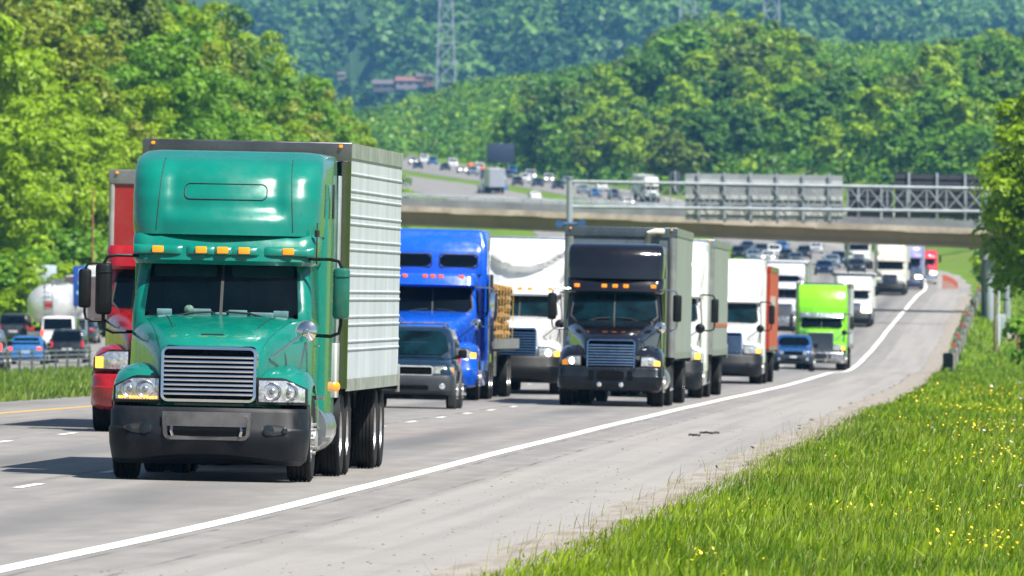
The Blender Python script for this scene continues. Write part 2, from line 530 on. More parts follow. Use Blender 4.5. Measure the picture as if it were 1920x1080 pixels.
def blades(n, dr, ur, hr, wr, seed, edge=None, power=1.0, patchy=None, tan=0., lime=0.):
    r = np.random.default_rng(seed)
    d = dr[0] + (dr[1]-dr[0])*r.random(n)**power
    n = len(d)
    if callable(ur):
        lo, hi = ur(d)
    else:
        lo, hi = ur
    u = lo + (hi-lo)*r.random(n)
    Ex = np.array([E(x) for x in np.arange(dr[0], dr[1]+2, 1.0)]); X = np.interp(d, np.arange(dr[0], dr[1]+2, 1.0), Ex) + u
    ng = 60; dg = np.linspace(dr[0], dr[1], 120); ulo, uhi = float(np.min(u)), float(np.max(u)); ug = np.linspace(ulo, uhi, ng)
    T = np.array([[terr(a, b_) for b_ in ug] for a in dg])
    fi = (d-dr[0])/(dr[1]-dr[0])*(len(dg)-1); fj = (u-ulo)/(uhi-ulo)*(ng-1)
    i0 = np.clip(fi.astype(int), 0, len(dg)-2); j0 = np.clip(fj.astype(int), 0, ng-2); a = fi-i0; b_ = fj-j0
    Z = (T[i0,j0]*(1-a)+T[i0+1,j0]*a)*(1-b_) + (T[i0,j0+1]*(1-a)+T[i0+1,j0+1]*a)*b_ - .04
    clump = vnoise(X, d, 1.7, seed+1)*.55 + vnoise(X, d, .45, seed+2)*.45
    h = (hr[0] + (hr[1]-hr[0])*r.random(n)**1.5)*(.55+.9*clump)
    if edge is not None:
        h *= np.clip(.25 + (u-edge)/.9, .25, 1)
    w = wr[0] + (wr[1]-wr[0])*r.random(n)
    th = r.random(n)*2*np.pi; lean = .12+.55*r.random(n)**1.6; az = r.normal(.3, 1.2, n)
    lx, ly = np.cos(az)*lean*h, np.sin(az)*lean*h
    cx, cy = np.cos(th)*w/2, np.sin(th)*w/2
    V = np.empty((n, 6, 3))
    for k, (t, wf) in enumerate(((0,1),(.55,.85),(1,.18))):
        bx, by, bz = X+lx*t*t, d+ly*t*t, Z+h*t*(1-.22*lean*t)
        V[:, 2*k, 0] = bx-cx*wf; V[:, 2*k, 1] = by-cy*wf; V[:, 2*k, 2] = bz
        V[:, 2*k+1, 0] = bx+cx*wf; V[:, 2*k+1, 1] = by+cy*wf; V[:, 2*k+1, 2] = bz
    base = np.arange(n)[:, None]*6
    Q = np.concatenate([base+np.array([[0,1,3,2]]), base+np.array([[2,3,5,4]])], 1).reshape(-1, 4)
    tone = np.empty((n, 6, 2), dtype=np.float32)
    t0 = np.clip(vnoise(X, d*.4, 1.9, seed+5)*1.0 + r.random(n)*.5 - .32, 0, 1)
    dry = (r.random(n) < .07 + .25*np.clip(vnoise(X, d, 4., seed+9)-.62, 0, 1))*r.random(n)
    if edge is not None:
        dry = np.maximum(dry, (r.random(n) < np.clip(1-(u-edge)/.5, 0, .75))*(.5+.5*r.random(n)))
    if tan: dry = np.maximum(dry, tan*(.6+.4*r.random(n)))
    if lime: t0 = np.clip(t0+lime, 0, 1.6); dry = dry*0
    tone[:, :, 0] = t0[:, None]; tone[:, :, 1] = dry[:, None]
    if patchy is not None:
        keep = np.where(vnoise(X, d*.45, 1.1, patchy) + .12*r.random(n) > .66)[0]
        V = V[keep]; tone = tone[keep]; n = len(keep); base = np.arange(n)[:, None]*6
        Q = np.concatenate([base+np.array([[0,1,3,2]]), base+np.array([[2,3,5,4]])], 1).reshape(-1, 4)
    return V.reshape(-1, 3), Q, tone.reshape(-1, 2)

GB = blade_mat('grass_blade', (.085,.180,.007), (.265,.375,.014), (.38,.34,.13))
def cat(parts):
    off = 0; V=[]; Q=[]; T=[]
    for v, q, t in parts:
        V.append(v); Q.append(q+off); T.append(t); off += len(v)
    return np.concatenate(V), np.concatenate(Q), np.concatenate(T)
V, Q, T = cat([
    blades(74000, (84, 128), (3.58, 11.0), (.05,.215), (.009,.016), 21, 3.6),
    blades(64000, (128, 190), (3.58, 13.0), (.05,.22), (.013,.022), 31, 3.6),
    blades(46000, (190, 300), (3.60, 14.5), (.07,.23), (.020,.034), 41, 3.7),
    blades(30000, (300, 640), (3.8, 17.0), (.08,.22), (.035,.065), 51, 3.9),
    blades(26000, (84, 200), (3.75, 12.0), (.10,.24), (.030,.055), 121, 3.6, patchy=7, lime=.45),
    blades(20000, (200, 420), (4.0, 14.0), (.10,.24), (.05,.08), 131, 3.9, patchy=8, lime=.4),
    blades(2600, (84, 230), (3.85, 12.0), (.26,.50), (.004,.008), 141, None, tan=.8),
    blades(420, (84, 230), (3.4, 4.3), (.10,.32), (.005,.010), 151, None, tan=.7),
    blades(12000, (640, 1000), (4.2, 22.0), (.15,.4), (.08,.13), 61)])
gr = link('roadside_grass', np_mesh('roadside_grass', V, Q, GB, T))
tag(gr, kind='stuff')
GB2 = blade_mat('median_blade', (.105,.19,.025), (.23,.32,.05), (.34,.32,.17))
V, Q, T = cat([
    blades(42000, (240, 330), lambda d: (-29, -13.4), (.10,.32), (.03,.06), 71),
    blades(40000, (330, 560), lambda d: (-31.3, -13.6), (.12,.36), (.05,.09), 81)])
tag(link('median_grass', np_mesh('median_grass', V, Q, GB2, T)), kind='stuff')

# wild flowers in the verge
def flowers(name, n, mat, pick, seed, size, hr):
    r = np.random.default_rng(seed); V = []; Q = []
    d = 84 + 330*r.random(n*8)**1.6; u = 4.6 + 9*r.random(n*8)
    X = np.array([E(a) for a in d]) + u
    dens = vnoise(X, d/3.2, 1.5, seed+1)
    keep = np.where(dens + .25*r.random(len(d)) > pick(d, u))[0][:n]
    for i in keep:
        z = terr(d[i], u[i]) + hr[0] + (hr[1]-hr[0])*r.random()
        s = size*(.6+.8*r.random())*(1 + max(0, d[i]-140)/300)
        tilt = r.normal(0, .5, 2)
        o = len(V)
        for k in range(6):
            a = k*math.pi/3
            x, y = math.cos(a)*s, math.sin(a)*s
            V.append((X[i]+x, d[i]+y, z + tilt[0]*x + tilt[1]*y))
        Q.append((o, o+1, o+2, o+3)); Q.append((o, o+3, o+4, o+5))
    return tag(link(name, np_mesh(name, np.array(V), np.array(Q), mat)), kind='stuff')
FY = M('yellow_petal', (.72,.50,.015), .6, var=.15, scale=3)
FW = M('white_petal', (.75,.74,.78), .6, var=.1); FV = M('violet_petal', (.32,.22,.45), .6, var=.2)
flowers('yellow_flowers', 6500, FY, lambda d, u: .96 - .045*(u-4.6) - .06*np.sin(d*.11), 5, .0115, (.08,.24))
flowers('white_flowers', 170, FW, lambda d, u: 1.14 - .05*(u-4.6), 8, .018, (.2,.36))
flowers('violet_flowers', 150, FV, lambda d, u: 1.14 - .05*(u-4.6), 9, .018, (.18,.34))

# grit lying on the shoulder
r_ = np.random.default_rng(3); gm = MB()
for k in range(900):
    d = 96 + 190*r_.random()**1.5; u = .7 + 3.1*r_.random()
    if vnoise(np.array([u*1.0]), np.array([d/9.]), 1.0, 4)[0] < .45: continue
    s = .005 + .011*r_.random()**3; p = at(d, u, 0)
    o = len(gm.v); a = r_.random()*6
    for j in range(5):
        t = a + j*1.257
        gm.v.append((p.x+math.cos(t)*s*1.5, p.y+math.sin(t)*s*1.5, p.z+.002))
    gm.v.append((p.x, p.y, p.z+s*1.0))
    for j in range(5): gm.face((o+j, o+(j+1) % 5, o+5))
tag(gm.build('shoulder_gravel', M('grit', (.14,.12,.10), .9, var=.3, scale=20), smooth=0), kind='stuff')
# strips of torn tyre tread
for (x, d, L_, lab) in ((1330, 216, .34, 'longer strip of torn black tyre tread lying on the pale shoulder'), (1302, 211, .20, 'short curled scrap of black tyre tread on the pale shoulder')):
    m_ = MB(); u = u_of(x, d)
    pts = [at(d + .25*math.sin(k*1.3), u + L_*(k/6-.5), .015+.018*abs(math.sin(k*1.1+d))) for k in range(7)]
    m_.loft([[p+Vector((0,-.05,0)), p+Vector((0,.06,.015)), p+Vector((0,.055,-.012)), p+Vector((0,-.05,-.022))] for p in pts], True, True, True)
    tag(m_.build('tyre_scrap', M('old_rubber', (.035,.032,.03), .85)), lab, 'tyre scrap', 'torn tyre tread on the shoulder')

# ------------------------------------------------------------------ trees
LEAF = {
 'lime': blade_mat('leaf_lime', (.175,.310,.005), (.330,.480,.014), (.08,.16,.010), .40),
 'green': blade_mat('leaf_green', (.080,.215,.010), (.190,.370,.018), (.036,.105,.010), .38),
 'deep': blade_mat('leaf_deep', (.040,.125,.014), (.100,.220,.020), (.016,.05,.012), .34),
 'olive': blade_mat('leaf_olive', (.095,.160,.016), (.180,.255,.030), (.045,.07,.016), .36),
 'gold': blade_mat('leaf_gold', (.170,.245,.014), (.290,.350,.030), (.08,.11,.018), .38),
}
BARK = M('bark', (.075,.06,.045), .9, var=.3, scale=8, bump=.6)

def crown(seed, rx, rz, zc, nb, nl, leaf, flat=.0, lower=0.):
    # leaf clusters spread over many small boughs inside an uneven crown
    r = np.random.default_rng(seed); P = []; N = []; T = []
    C = []
    for k in range(nb):
        v = r.normal(size=3); v /= np.linalg.norm(v)
        rad = r.random()**.40
        if v[2] < -.35: v[2] *= .6
        wob = .78 + .42*r.random()
        c = np.array([v[0]*rx*rad*wob, v[1]*rx*rad*wob, zc + v[2]*rz*rad*wob])
        if lower: c[2] = max(c[2], lower*r.random())
        br = rx*(.17+.20*r.random())
        n = int(nl/nb*(.6+.8*r.random()))
        q = r.normal(size=(n, 3)); q /= np.linalg.norm(q, axis=1)[:, None]
        q[:, 2] = np.where((q[:, 2] < -.2) & (r.random(n) < .6), -q[:, 2], q[:, 2])
        sh = r.random(n)**.33
        pos = c + q*sh[:, None]*br*np.array([1.08, 1.08, .88])
        P.append(pos); N.append(q + r.normal(0, .38, (n, 3)) + np.array([0, -.08, .38]))
        t = np.zeros((n, 2)); t[:, 0] = np.clip(r.normal(.2+.6*r.random(), .22, n), 0, 1); t[:, 1] = (r.random(n) < .16)*r.random(n)
        T.append(t); C.append((c, br))
    P = np.concatenate(P); N = np.concatenate(N); T = np.concatenate(T); n = len(P)
    N /= np.linalg.norm(N, axis=1)[:, None]
    A = np.cross(N, r.normal(size=(n, 3))); A /= np.linalg.norm(A, axis=1)[:, None]; B = np.cross(N, A)
    s = leaf*(.6+.8*r.random(n))[:, None]
    V = np.stack([P-A*s, P+B*s*.62, P+A*s, P-B*s*.62], 1).reshape(-1, 3)
    Q = np.arange(n*4).reshape(-1, 4)
    return V, Q, np.repeat(T, 4, 0), C

def trunk_mesh(name, C, h, r0, seed, nlimb):
    rr = random.Random(seed); m = MB()
    top = h*.82
    pts = [(0,0,-.4)] + [(rr.uniform(-.12,.12)*k, rr.uniform(-.12,.12)*k, top*k/5) for k in range(1, 6)]
    secs = []
    for i, p in enumerate(pts):
        rad = r0*(1.35 if i == 0 else 1)*(1-.78*i/5)
        secs.append([(p[0]+rad*math.cos(t*math.pi/4), p[1]+rad*math.sin(t*math.pi/4), p[2]) for t in range(8)])
    m.loft(secs, True, False, True)
    for k in range(min(nlimb, len(C))):
        c, br = C[k]
        z = max(top*.22, min(top*.85, c[2]*.62)); i = min(4, int(z/top*5)); t = z/top*5-i
        b0 = Vector(pts[i]).lerp(Vector(pts[i+1]), t) if i < 5 else Vector(pts[5])
        e = Vector(c); mid = b0.lerp(e, .55) + Vector((0,0,-.08*h*.3))
        for a, b_, ra, rb in ((b0, mid, r0*.38, r0*.24), (mid, e, r0*.24, r0*.07)):
            m.cyl(a, b_, ra, rb, 5, False)
    return m.mesh(name, BARK)

def proto(name, seed, leafname, h, rx, nb, nl, leaf, lower=0., r0=.22, nlimb=10):
    rz = h*.47; zc = h*.52
    V, Q, T, C = crown(seed, rx, rz, zc, nb, nl, leaf, lower=lower)
    return (np_mesh(name+'_crown', V, Q, LEAF[leafname], T), trunk_mesh(name+'_trunk', C, h, r0, seed, nlimb), leafname, (V, Q, T))

def put_tree(pr, p, sc, rz, label, group, name='broadleaf_tree', catg='tree', wide=1.0):
    o = empty(name, p); o.rotation_euler = (0, 0, rz); o.scale = (sc*wide, sc*wide, sc)
    link('crown', pr[0], o); link('trunk', pr[1], o)
    return tag(o, label, catg, group)

NEAR = []
k = 100
for ln, cnt in (('lime', 3), ('gold', 2), ('green', 3), ('olive', 2), ('deep', 2)):
    for i in range(cnt):
        NEAR.append(proto('wood_'+ln, k, ln, 14.0, 4.3, 70, 9500, .24, lower=.5)); k += 1
MIDP = []
for ln, cnt in (('green', 3), ('lime', 2), ('deep', 2), ('olive', 2)):
    for i in range(cnt):
        MIDP.append(proto('ridge_'+ln, k, ln, 14.0, 5.6, 44, 2700, .50, lower=.2, nlimb=3)); k += 1
BUSH = [proto('bush_'+ln, 300+i, ln, 3.6, 2.1, 20, 1500, .20, lower=.2, r0=.07, nlimb=5) for i, ln in enumerate(('lime', 'green', 'olive'))]

def px(p): return 960 + p[0]/p[1]*FPX, HOR - (p[2]-EYE)/p[1]*FPX

HUE = {'lime': ('bright yellow-green', 'fresh yellow-green', 'sunlit lime green'), 'gold': ('pale golden-green', 'straw-tinted green', 'yellowish olive'),
       'green': ('mid green', 'leafy green', 'full green'), 'olive': ('dull olive', 'greyish olive', 'brownish olive'), 'deep': ('dark green', 'deep shadowy green', 'blackish green')}
SHAPE = (('slender', 'narrow'), ('rounded', 'full'), ('broad', 'spreading'))
ORD = ['first', 'second', 'third', 'fourth', 'fifth', 'sixth', 'seventh', 'eighth', 'ninth', 'tenth', 'eleventh', 'twelfth', 'thirteenth', 'fourteenth', 'fifteenth', 'sixteenth', 'seventeenth', 'eighteenth', 'nineteenth', 'twentieth']

ORD += ['twenty-'+w for w in ('first', 'second', 'third', 'fourth', 'fifth', 'sixth', 'seventh', 'eighth', 'ninth')] + ['thirtieth'] + ['thirty-'+w for w in ('first', 'second', 'third', 'fourth', 'fifth', 'sixth', 'seventh', 'eighth', 'ninth')] + ['fortieth']
ORD[19] = 'twentieth'
def label_all(items, zones, levels, tail):
    # items: (x, ytop, leafname, callback); same zone + level + hue are told apart by order from the left
    cells = {}
    for it in items:
        z = next((t for lim, t in zones if it[0] < lim), zones[-1][1]); l = next((t for lim, t in levels if it[1] < lim), levels[-1][1])
        cells.setdefault((z, l, it[2]), []).append(it)
    for (z, l, ln), its in cells.items():
        its.sort(key=lambda t: t[0])
        for i, it in enumerate(its):
            hue = HUE[ln][0]
            if len(its) == 1: s = f'{hue} tree {l} {tail} {z}'
            else: s = f'{ORD[i]} {hue} tree from left {l} {tail} {z}'
            it[3](s)

# wooded bank at the left of the opposite carriageway
spots = []
rr = random.Random(5)
def bank_b(d): return min(E(d)+oppu(d)-19, -.0090*d if d > 900 else 1e9)
tries = 0
while tries < 9000 and len(spots) < 148:
    tries += 1
    d = 770 + 860*rr.random()**1.1; lat = 2 + 50*rr.random()
    X = bank_b(d) - lat; u = X-E(d); p = at(d, u)
    x, y = px(p)
    if x < -70 or x > 742: continue
    gap = 5.4 if lat < 16 else 6.4
    if any((p.x-q.x)**2 + ((p.y-q.y)*.35)**2 < gap**2*.42 for q, _, _ in spots): continue
    spots.append((p, lat, d))
items = []
for p, lat, d in sorted(spots, key=lambda t: t[2]):
    hgt = rr.uniform(10, 15.5)*(.8 if lat < 7 else 1)
    x, yb = px(p); yt = yb - hgt*FPX/d
    zone = rr.random()
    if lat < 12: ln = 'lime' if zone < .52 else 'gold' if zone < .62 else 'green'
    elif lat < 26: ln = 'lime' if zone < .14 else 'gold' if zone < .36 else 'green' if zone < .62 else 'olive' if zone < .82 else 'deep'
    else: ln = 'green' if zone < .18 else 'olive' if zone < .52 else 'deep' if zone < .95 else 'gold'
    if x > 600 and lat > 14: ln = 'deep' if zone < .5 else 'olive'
    pr = rr.choice([q for q in NEAR if q[2] == ln])
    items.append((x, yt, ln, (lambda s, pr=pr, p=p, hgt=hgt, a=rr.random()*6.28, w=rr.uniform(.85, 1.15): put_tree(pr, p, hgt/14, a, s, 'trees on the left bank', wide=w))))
label_all(items, ((60, 'at the left edge'), (170, 'above the silver tanker'), (290, 'above the red trailer'), (430, 'over the green cab roof'), (560, 'over the green truck'), (660, 'behind the silver trailer'), (9e9, 'where the bank runs out')),
          ((-60, 'highest on'), (60, 'high on'), (180, 'well up'), (290, 'midway up'), (390, 'low on'), (9e9, 'lowest on')), 'the bank')

# scrub at the foot of that bank
items = []
for kx in range(46):
    d = 700 + 560*rr.random(); X = bank_b(d) + rr.uniform(-3.5, 1.5); p = at(d, X-E(d)); x, y = px(p)
    if x < -40 or x > 770: continue
    pr = rr.choice(BUSH[:2]); items.append((x, y, pr[2], p, pr))
items.sort(key=lambda t: t[0]); cnt_ = {}
for i, (x, y, ln, p, pr) in enumerate(items):
    i = cnt_[ln] = cnt_.get(ln, -1) + 1
    put_tree(pr, p, rr.uniform(.7, 1.35), rr.random()*6, f'{ORD[i]} {"bright" if ln == "lime" else "darker"} bush from left along the wooded bank\'s foot', 'bushes along the left bank', 'bush', 'bush')

# middle ridge beyond the far bend
items = []; used = []
tries = 0
while tries < 26000 and len(used) < 285:
    tries += 1
    d = rr.uniform(1500, 3250); x = rr.uniform(600, 1985); X = (x-960)*d/FPX; u = X-E(d)
    if u < 7 and d < 2760 or d < 2060 and u < 26 or x < 735 and d < 2780:
        continue
    p = at(d, u); 
    if any((p.x-q.x)**2 + ((p.y-q.y)*.16)**2 < 5.6**2*(.42 if d < 2600 else .55) for q in used): continue
    used.append(p)
    hgt = rr.uniform(8, 14) if d < 2350 else rr.uniform(9, 20)
    # crown tops step up towards the right half of the ridge
    top = 300 - 150*sstep(800, 1120, x) - 90*sstep(1150, 1290, x)*(1-sstep(1420, 1600, x)) - 60*sstep(1600, 1850, x)
    yt = px(p)[1] - hgt*FPX/d
    if yt < top - 25:
        hgt = (px(p)[1]-top+25)*d/FPX
        if hgt < 7: used.pop(); continue
    zone = rr.random(); ln = 'green' if zone < .45 else 'lime' if zone < .62 else 'deep' if zone < .80 else 'olive'
    pr = rr.choice([q for q in MIDP if q[2] == ln])
    aa, ww = rr.random()*6.28, rr.uniform(.85, 1.2)
    items.append((x, px(p)[1] - hgt*FPX/d, ln, (lambda s, pr=pr, p=p, hgt=hgt, a=aa, w=ww: put_tree(pr, p, hgt/14, a, s, 'trees on the middle ridge', wide=w)), (pr, p, hgt/14, aa, ww), hgt*ww/d))
items.sort(key=lambda t: -t[5])
rest = items[118:]; items = items[:118]
byl = {}
for it in rest:
    (pr, p, sc, a, ww) = it[4]; v, q, t = pr[3]
    rot = np.array([[math.cos(a), -math.sin(a), 0], [math.sin(a), math.cos(a), 0], [0, 0, 1]])
    byl.setdefault(it[2], []).append((v*np.array([sc*ww, sc*ww, sc]) @ rot.T + np.array(p), q, t))
for ln, parts in byl.items():
    V, Q, T = cat(parts); tag(link('ridge_woods', np_mesh('ridge_woods', V, Q, LEAF[ln], T)), kind='stuff')
label_all(items, ((735, 'behind the silver trailer'), (860, 'above the far traffic'), (980, 'around the dark square sign'), (1100, 'above the left gantry post'), (1240, 'above the distant white truck'), (1330, 'below the middle pylon'), (1480, 'above the pale sign back'), (1600, 'above the two signs\' gap'), (1760, 'above the dark message board'), (9e9, 'behind the roadside tree')),
          ((130, 'topmost on'), (190, 'high on'), (250, 'midway up'), (310, 'low on'), (9e9, 'lowest on')), 'the ridge')

# bushes right of the road beyond the bridge
items = []
for kx in range(34):
    d = rr.uniform(965, 1330); u = rr.uniform(5.5, 16) if kx < 22 else rr.uniform(12, 30); p = at(d, u); x, y = px(p)
    if x > 1960: continue
    items.append((x, d, p, rr.choice(BUSH)))
items.sort(key=lambda t: t[0])
cnt_ = {}
for i, (x, d, p, pr) in enumerate(items):
    i = cnt_[pr[2]] = cnt_.get(pr[2], -1) + 1
    put_tree(pr, p, rr.uniform(.8, 1.9), rr.random()*6, f'{ORD[i]} from left of the {HUE[pr[2]][0]} bushes under the bridge\'s right end', 'bushes beyond the bridge', 'bush', 'bush')
items = []
for kx in range(20):
    d = rr.uniform(1250, 1750); u = rr.uniform(14, 50); p = at(d, u); x, y = px(p)
    if x > 1960 or x < 1640: continue
    items.append((x, p, rr.choice([q for q in NEAR if q[2] in ('deep', 'green')])))
items.sort(key=lambda t: t[0])
cnt_ = {}
for i, (x, p, pr) in enumerate(items):
    i = cnt_[pr[2]] = cnt_.get(pr[2], -1) + 1
    put_tree(pr, p, rr.uniform(.55, .8), rr.random()*6, f'{ORD[i]} from left of the {HUE[pr[2]][0]} trees standing behind the bridge\'s right end', 'trees behind the bridge')

# scrub filling the gaps under the trees
def undergrowth(name, cen, per, leaf, rad, seed, mat):
    r = np.random.default_rng(seed); n = len(cen)
    C = np.repeat(np.array(cen), per, 0); N = len(C)
    s = np.repeat(rad[0] + (rad[1]-rad[0])*r.random(n), per)
    q = r.normal(size=(N, 3)); q /= np.linalg.norm(q, axis=1)[:, None]; q[:, 2] = np.abs(q[:, 2])
    P = C + q*(s*r.random(N)**.4)[:, None]*np.array([1, 1, .95])
    nn = q + r.normal(0, .6, (N, 3)); nn /= np.linalg.norm(nn, axis=1)[:, None]
    A = np.cross(nn, r.normal(size=(N, 3))); A /= np.linalg.norm(A, axis=1)[:, None]; B = np.cross(nn, A)
    l = (leaf*(.6+.8*r.random(N)))[:, None]
    V = np.stack([P-A*l, P+B*l*.62, P+A*l, P-B*l*.62], 1).reshape(-1, 3)
    T = np.zeros((N, 2)); T[:, 0] = np.clip(np.repeat(r.random(n), per) + r.normal(0, .2, N), 0, 1); T[:, 1] = (r.random(N) < .15)*.8
    tag(link(name, np_mesh(name, V, np.arange(N*4).reshape(-1, 4), mat, np.repeat(T, 4, 0))), kind='stuff')
cl = {'lime': [], 'green': [], 'deep': []}
for kx in range(2600):
    d = 745 + 930*rr.random(); lat = 1 + 56*rr.random(); X = bank_b(d)-lat
    x = 960 + X/d*FPX
    if x < -60 or x > 745: continue
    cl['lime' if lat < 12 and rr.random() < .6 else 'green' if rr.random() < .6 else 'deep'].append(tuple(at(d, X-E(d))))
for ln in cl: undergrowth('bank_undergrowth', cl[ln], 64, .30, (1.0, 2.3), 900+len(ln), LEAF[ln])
cl = {'lime': [], 'green': [], 'deep': []}
for kx in range(7400):
    d = rr.uniform(1500, 3350); x = rr.uniform(600, 1990); u = (x-960)*d/FPX - E(d)
    if d < 2760 and u < 9 or d < 2050 and u < 24 or x < 735 and d < 2780: continue
    q = rr.random(); cl['lime' if q < .2 else 'green' if q < .7 else 'deep'].append(tuple(at(d, u)))
for ln in cl: undergrowth('ridge_undergrowth', cl[ln], 42, .62, (2.0, 4.6), 950+len(ln), LEAF[ln])

# the far hill: a wood that reads as one mass
FARL = {ln: blade_mat('far_'+ln, a, b_, c_, .3) for ln, a, b_, c_ in (('a', (.060,.160,.026), (.150,.290,.040), (.030,.09,.020)), ('b', (.030,.090,.024), (.075,.175,.032), (.016,.05,.018)))}
for nm, seed in (('a', 501), ('b', 502)):
    r2 = np.random.default_rng(seed); Vs = []; Qs = []; Ts = []; off = 0
    pr = [crown(seed*7+j, 6.4, 5.6, 7.4, 24, 520, .95) for j in range(4)]
    cnt = 0
    for t in range(9000):
        if cnt >= (680 if nm == 'a' else 480): break
        d = 5420 + 4500*r2.random()**1.05; x = 480 + 1500*r2.random(); X = (x-960)*d/FPX; u = X-E(d)
        z = terr(d, u)
        if HOR-(z-EYE)/d*FPX < -110: continue
        v, q, tt, _ = pr[cnt % 4]; s = 1.25+1.05*r2.random(); a = r2.random()*6.28
        rot = np.array([[math.cos(a),-math.sin(a),0],[math.sin(a),math.cos(a),0],[0,0,1]])
        Vs.append((v*s) @ rot.T + np.array([X, d, z-2.0])); Qs.append(q+off); 
        t2 = tt.copy(); t2[:, 0] = np.clip(t2[:, 0] + r2.normal(0, .25), 0, 1); Ts.append(t2); off += len(v); cnt += 1
    tag(link('far_woods', np_mesh('far_woods', np.concatenate(Vs), np.concatenate(Qs), FARL[nm], np.concatenate(Ts))), kind='stuff')

# the roadside tree at the right
RT = proto('verge', 77, 'lime', 13.0, 3.4, 130, 30000, .15, lower=.6, r0=.24, nlimb=26)
RT2 = proto('verge', 78, 'green', 13.0, 3.3, 110, 22000, .16, lower=.3, r0=.22, nlimb=20)
d = 560; put_tree(RT, at(d, u_of(1972, d)), 1.03, .6, 'leafy green roadside tree cut off by the right edge, hiding the gantry\'s end', None, 'broadleaf_tree')
d = 590; put_tree(RT2, at(d, u_of(2006, d)), .92, 2.6, 'darker tree close behind the roadside tree at the right edge', None, 'broadleaf_tree')
d = 545; put_tree(BUSH[1], at(d, u_of(1948, d)), .75, 1.0, 'dark low bush in the shade under the roadside tree at the right edge', None, 'bush', 'bush')
# ------------------------------------------------------------------ bridge
CONC = M('concrete', (.38,.32,.26), .85, var=.28, scale=.6, bump=.3, bscale=6, dirt=.3)
GIRD = M('girder_concrete', (.36,.275,.205), .85, var=.12, scale=.4, dirt=.25)
GALV = M('galvanised', (.34,.38,.42), .5, .4, var=.15, scale=1.2)
GALVD = M('galvanised_dull', (.30,.34,.38), .5, .3, var=.15, scale=1.2)
STEELB = M('blue_grey_steel', (.10,.17,.24), .5, .1, var=.15)
ALU = M('aluminium_sheet', (.55,.56,.56), .45, .35, var=.15, scale=.9)
ALUD = M('aluminium_shade', (.30,.32,.34), .5, .3, var=.15, scale=.9)
DARKS = M('dark_cabinet', (.028,.030,.050), .5, .0, var=.2, scale=1)
WOODP = M('pole_wood', (.16,.11,.075), .85, var=.3, scale=3)
REDR = M('red_reflector', (.34,.045,.025), .4, var=.1); ORANGE = M('orange_plastic', (.85,.16,.02), .45, var=.1)

def P3(x, y, d): return Vector(((x-960)*d/FPX, d, EYE + (HOR-y)*d/FPX))
def seg_box(m, a, b, w, z0, z1):
    # box along a->b, w deep (along y), from a.z+z0 to a.z+z1 following the grade
    o = len(m.v)
    for p in (a, b):
        for y in (0, w):
            for z in (z0, z1):
                m.v.append((p.x, p.y+y, p.z+z))
    for q in ((0,1,3,2),(4,6,7,5),(0,4,5,1),(2,3,7,6),(0,2,6,4),(1,5,7,3)): m.face([o+k for k in q])

DB = 868.
br = empty('overpass_bridge', at(DB, -20))
tag(br, 'low concrete overpass bridge crossing above the whole motorway', 'bridge')
inv = br.location
def loc(p): return Vector(p) - inv
def hang(m, name, mat, **k): 
    o = m.build(name, mat, br, **k); return o
a, b_ = loc(P3(560, 379, DB)), loc(P3(1925, 433.5, DB))
def along(t): return a.lerp(b_, t)
m = MB()
for k in range(24):                                  # edge of the deck, spalled a little
    t0, t1 = k/24, (k+1)/24
    seg_box(m, along(t0), along(t1), .5, -.36+.03*math.sin(k*2.1), .05)
hang(m, 'deck_edge', CONC, smooth=0)
m = MB(); seg_box(m, along(0)+Vector((0,.5,0)), along(1)+Vector((0,.5,0)), 9.0, -.34, -.02); hang(m, 'deck', CONC, smooth=0)
for k, yy in enumerate((1.05, 3.4, 5.8, 8.2)):
    m = MB(); seg_box(m, along(0)+Vector((0,yy,0)), along(1)+Vector((0,yy,0)), .30, -1.12, -.34); seg_box(m, along(0)+Vector((0,yy-.18,0)), along(1)+Vector((0,yy-.18,0)), .66, -1.24, -1.12)
    hang(m, 'girder', GIRD, smooth=0)
PAR = M('parapet_steel', (.185,.195,.215), .7, .1, var=.25, scale=.5, dirt=.3)
m = MB(); seg_box(m, along(0)+Vector((0,.06,0)), along(1)+Vector((0,.06,0)), .25, .05, .58); seg_box(m, along(0)+Vector((0,9.1,0)), along(1)+Vector((0,9.1,0)), .25, .05, .58); hang(m, 'parapet', PAR, smooth=0)
m = MB()
for yy in (.16, 9.2):
    p, q = along(0)+Vector((0,yy,0)), along(1)+Vector((0,yy,0))
    m.tube([p+Vector((0,0,.86)), q+Vector((0,0,.86))], .06, 6)
    for k in range(40):
        c = along(k/39)+Vector((0,yy,0)); m.box(c.x-.06, c.x+.06, c.y-.06, c.y+.06, c.z+.55, c.z+.86)
hang(m, 'railing', GALVD, smooth=0)
for x in (1857, 1252+8, 700):
    p = loc(P3(x, 440, DB)); zb = terr(DB, u_of(x, DB)) - inv.z - .5
    top = along((p.x-a.x)/(b_.x-a.x)).z - 1.24
    m = MB()
    for yy in (1.2, 4.7, 8.2): m.cyl((p.x, p.y+yy, zb), (p.x, p.y+yy, top-.8), .34, None, 14)
    m.box(p.x-.45, p.x+.45, p.y+.5, p.y+9.0, top-.8, top)
    if x != 1260: hang(m, 'pier', M('pier_concrete', (.27,.31,.35), .8, var=.15, scale=.7), smooth=40)

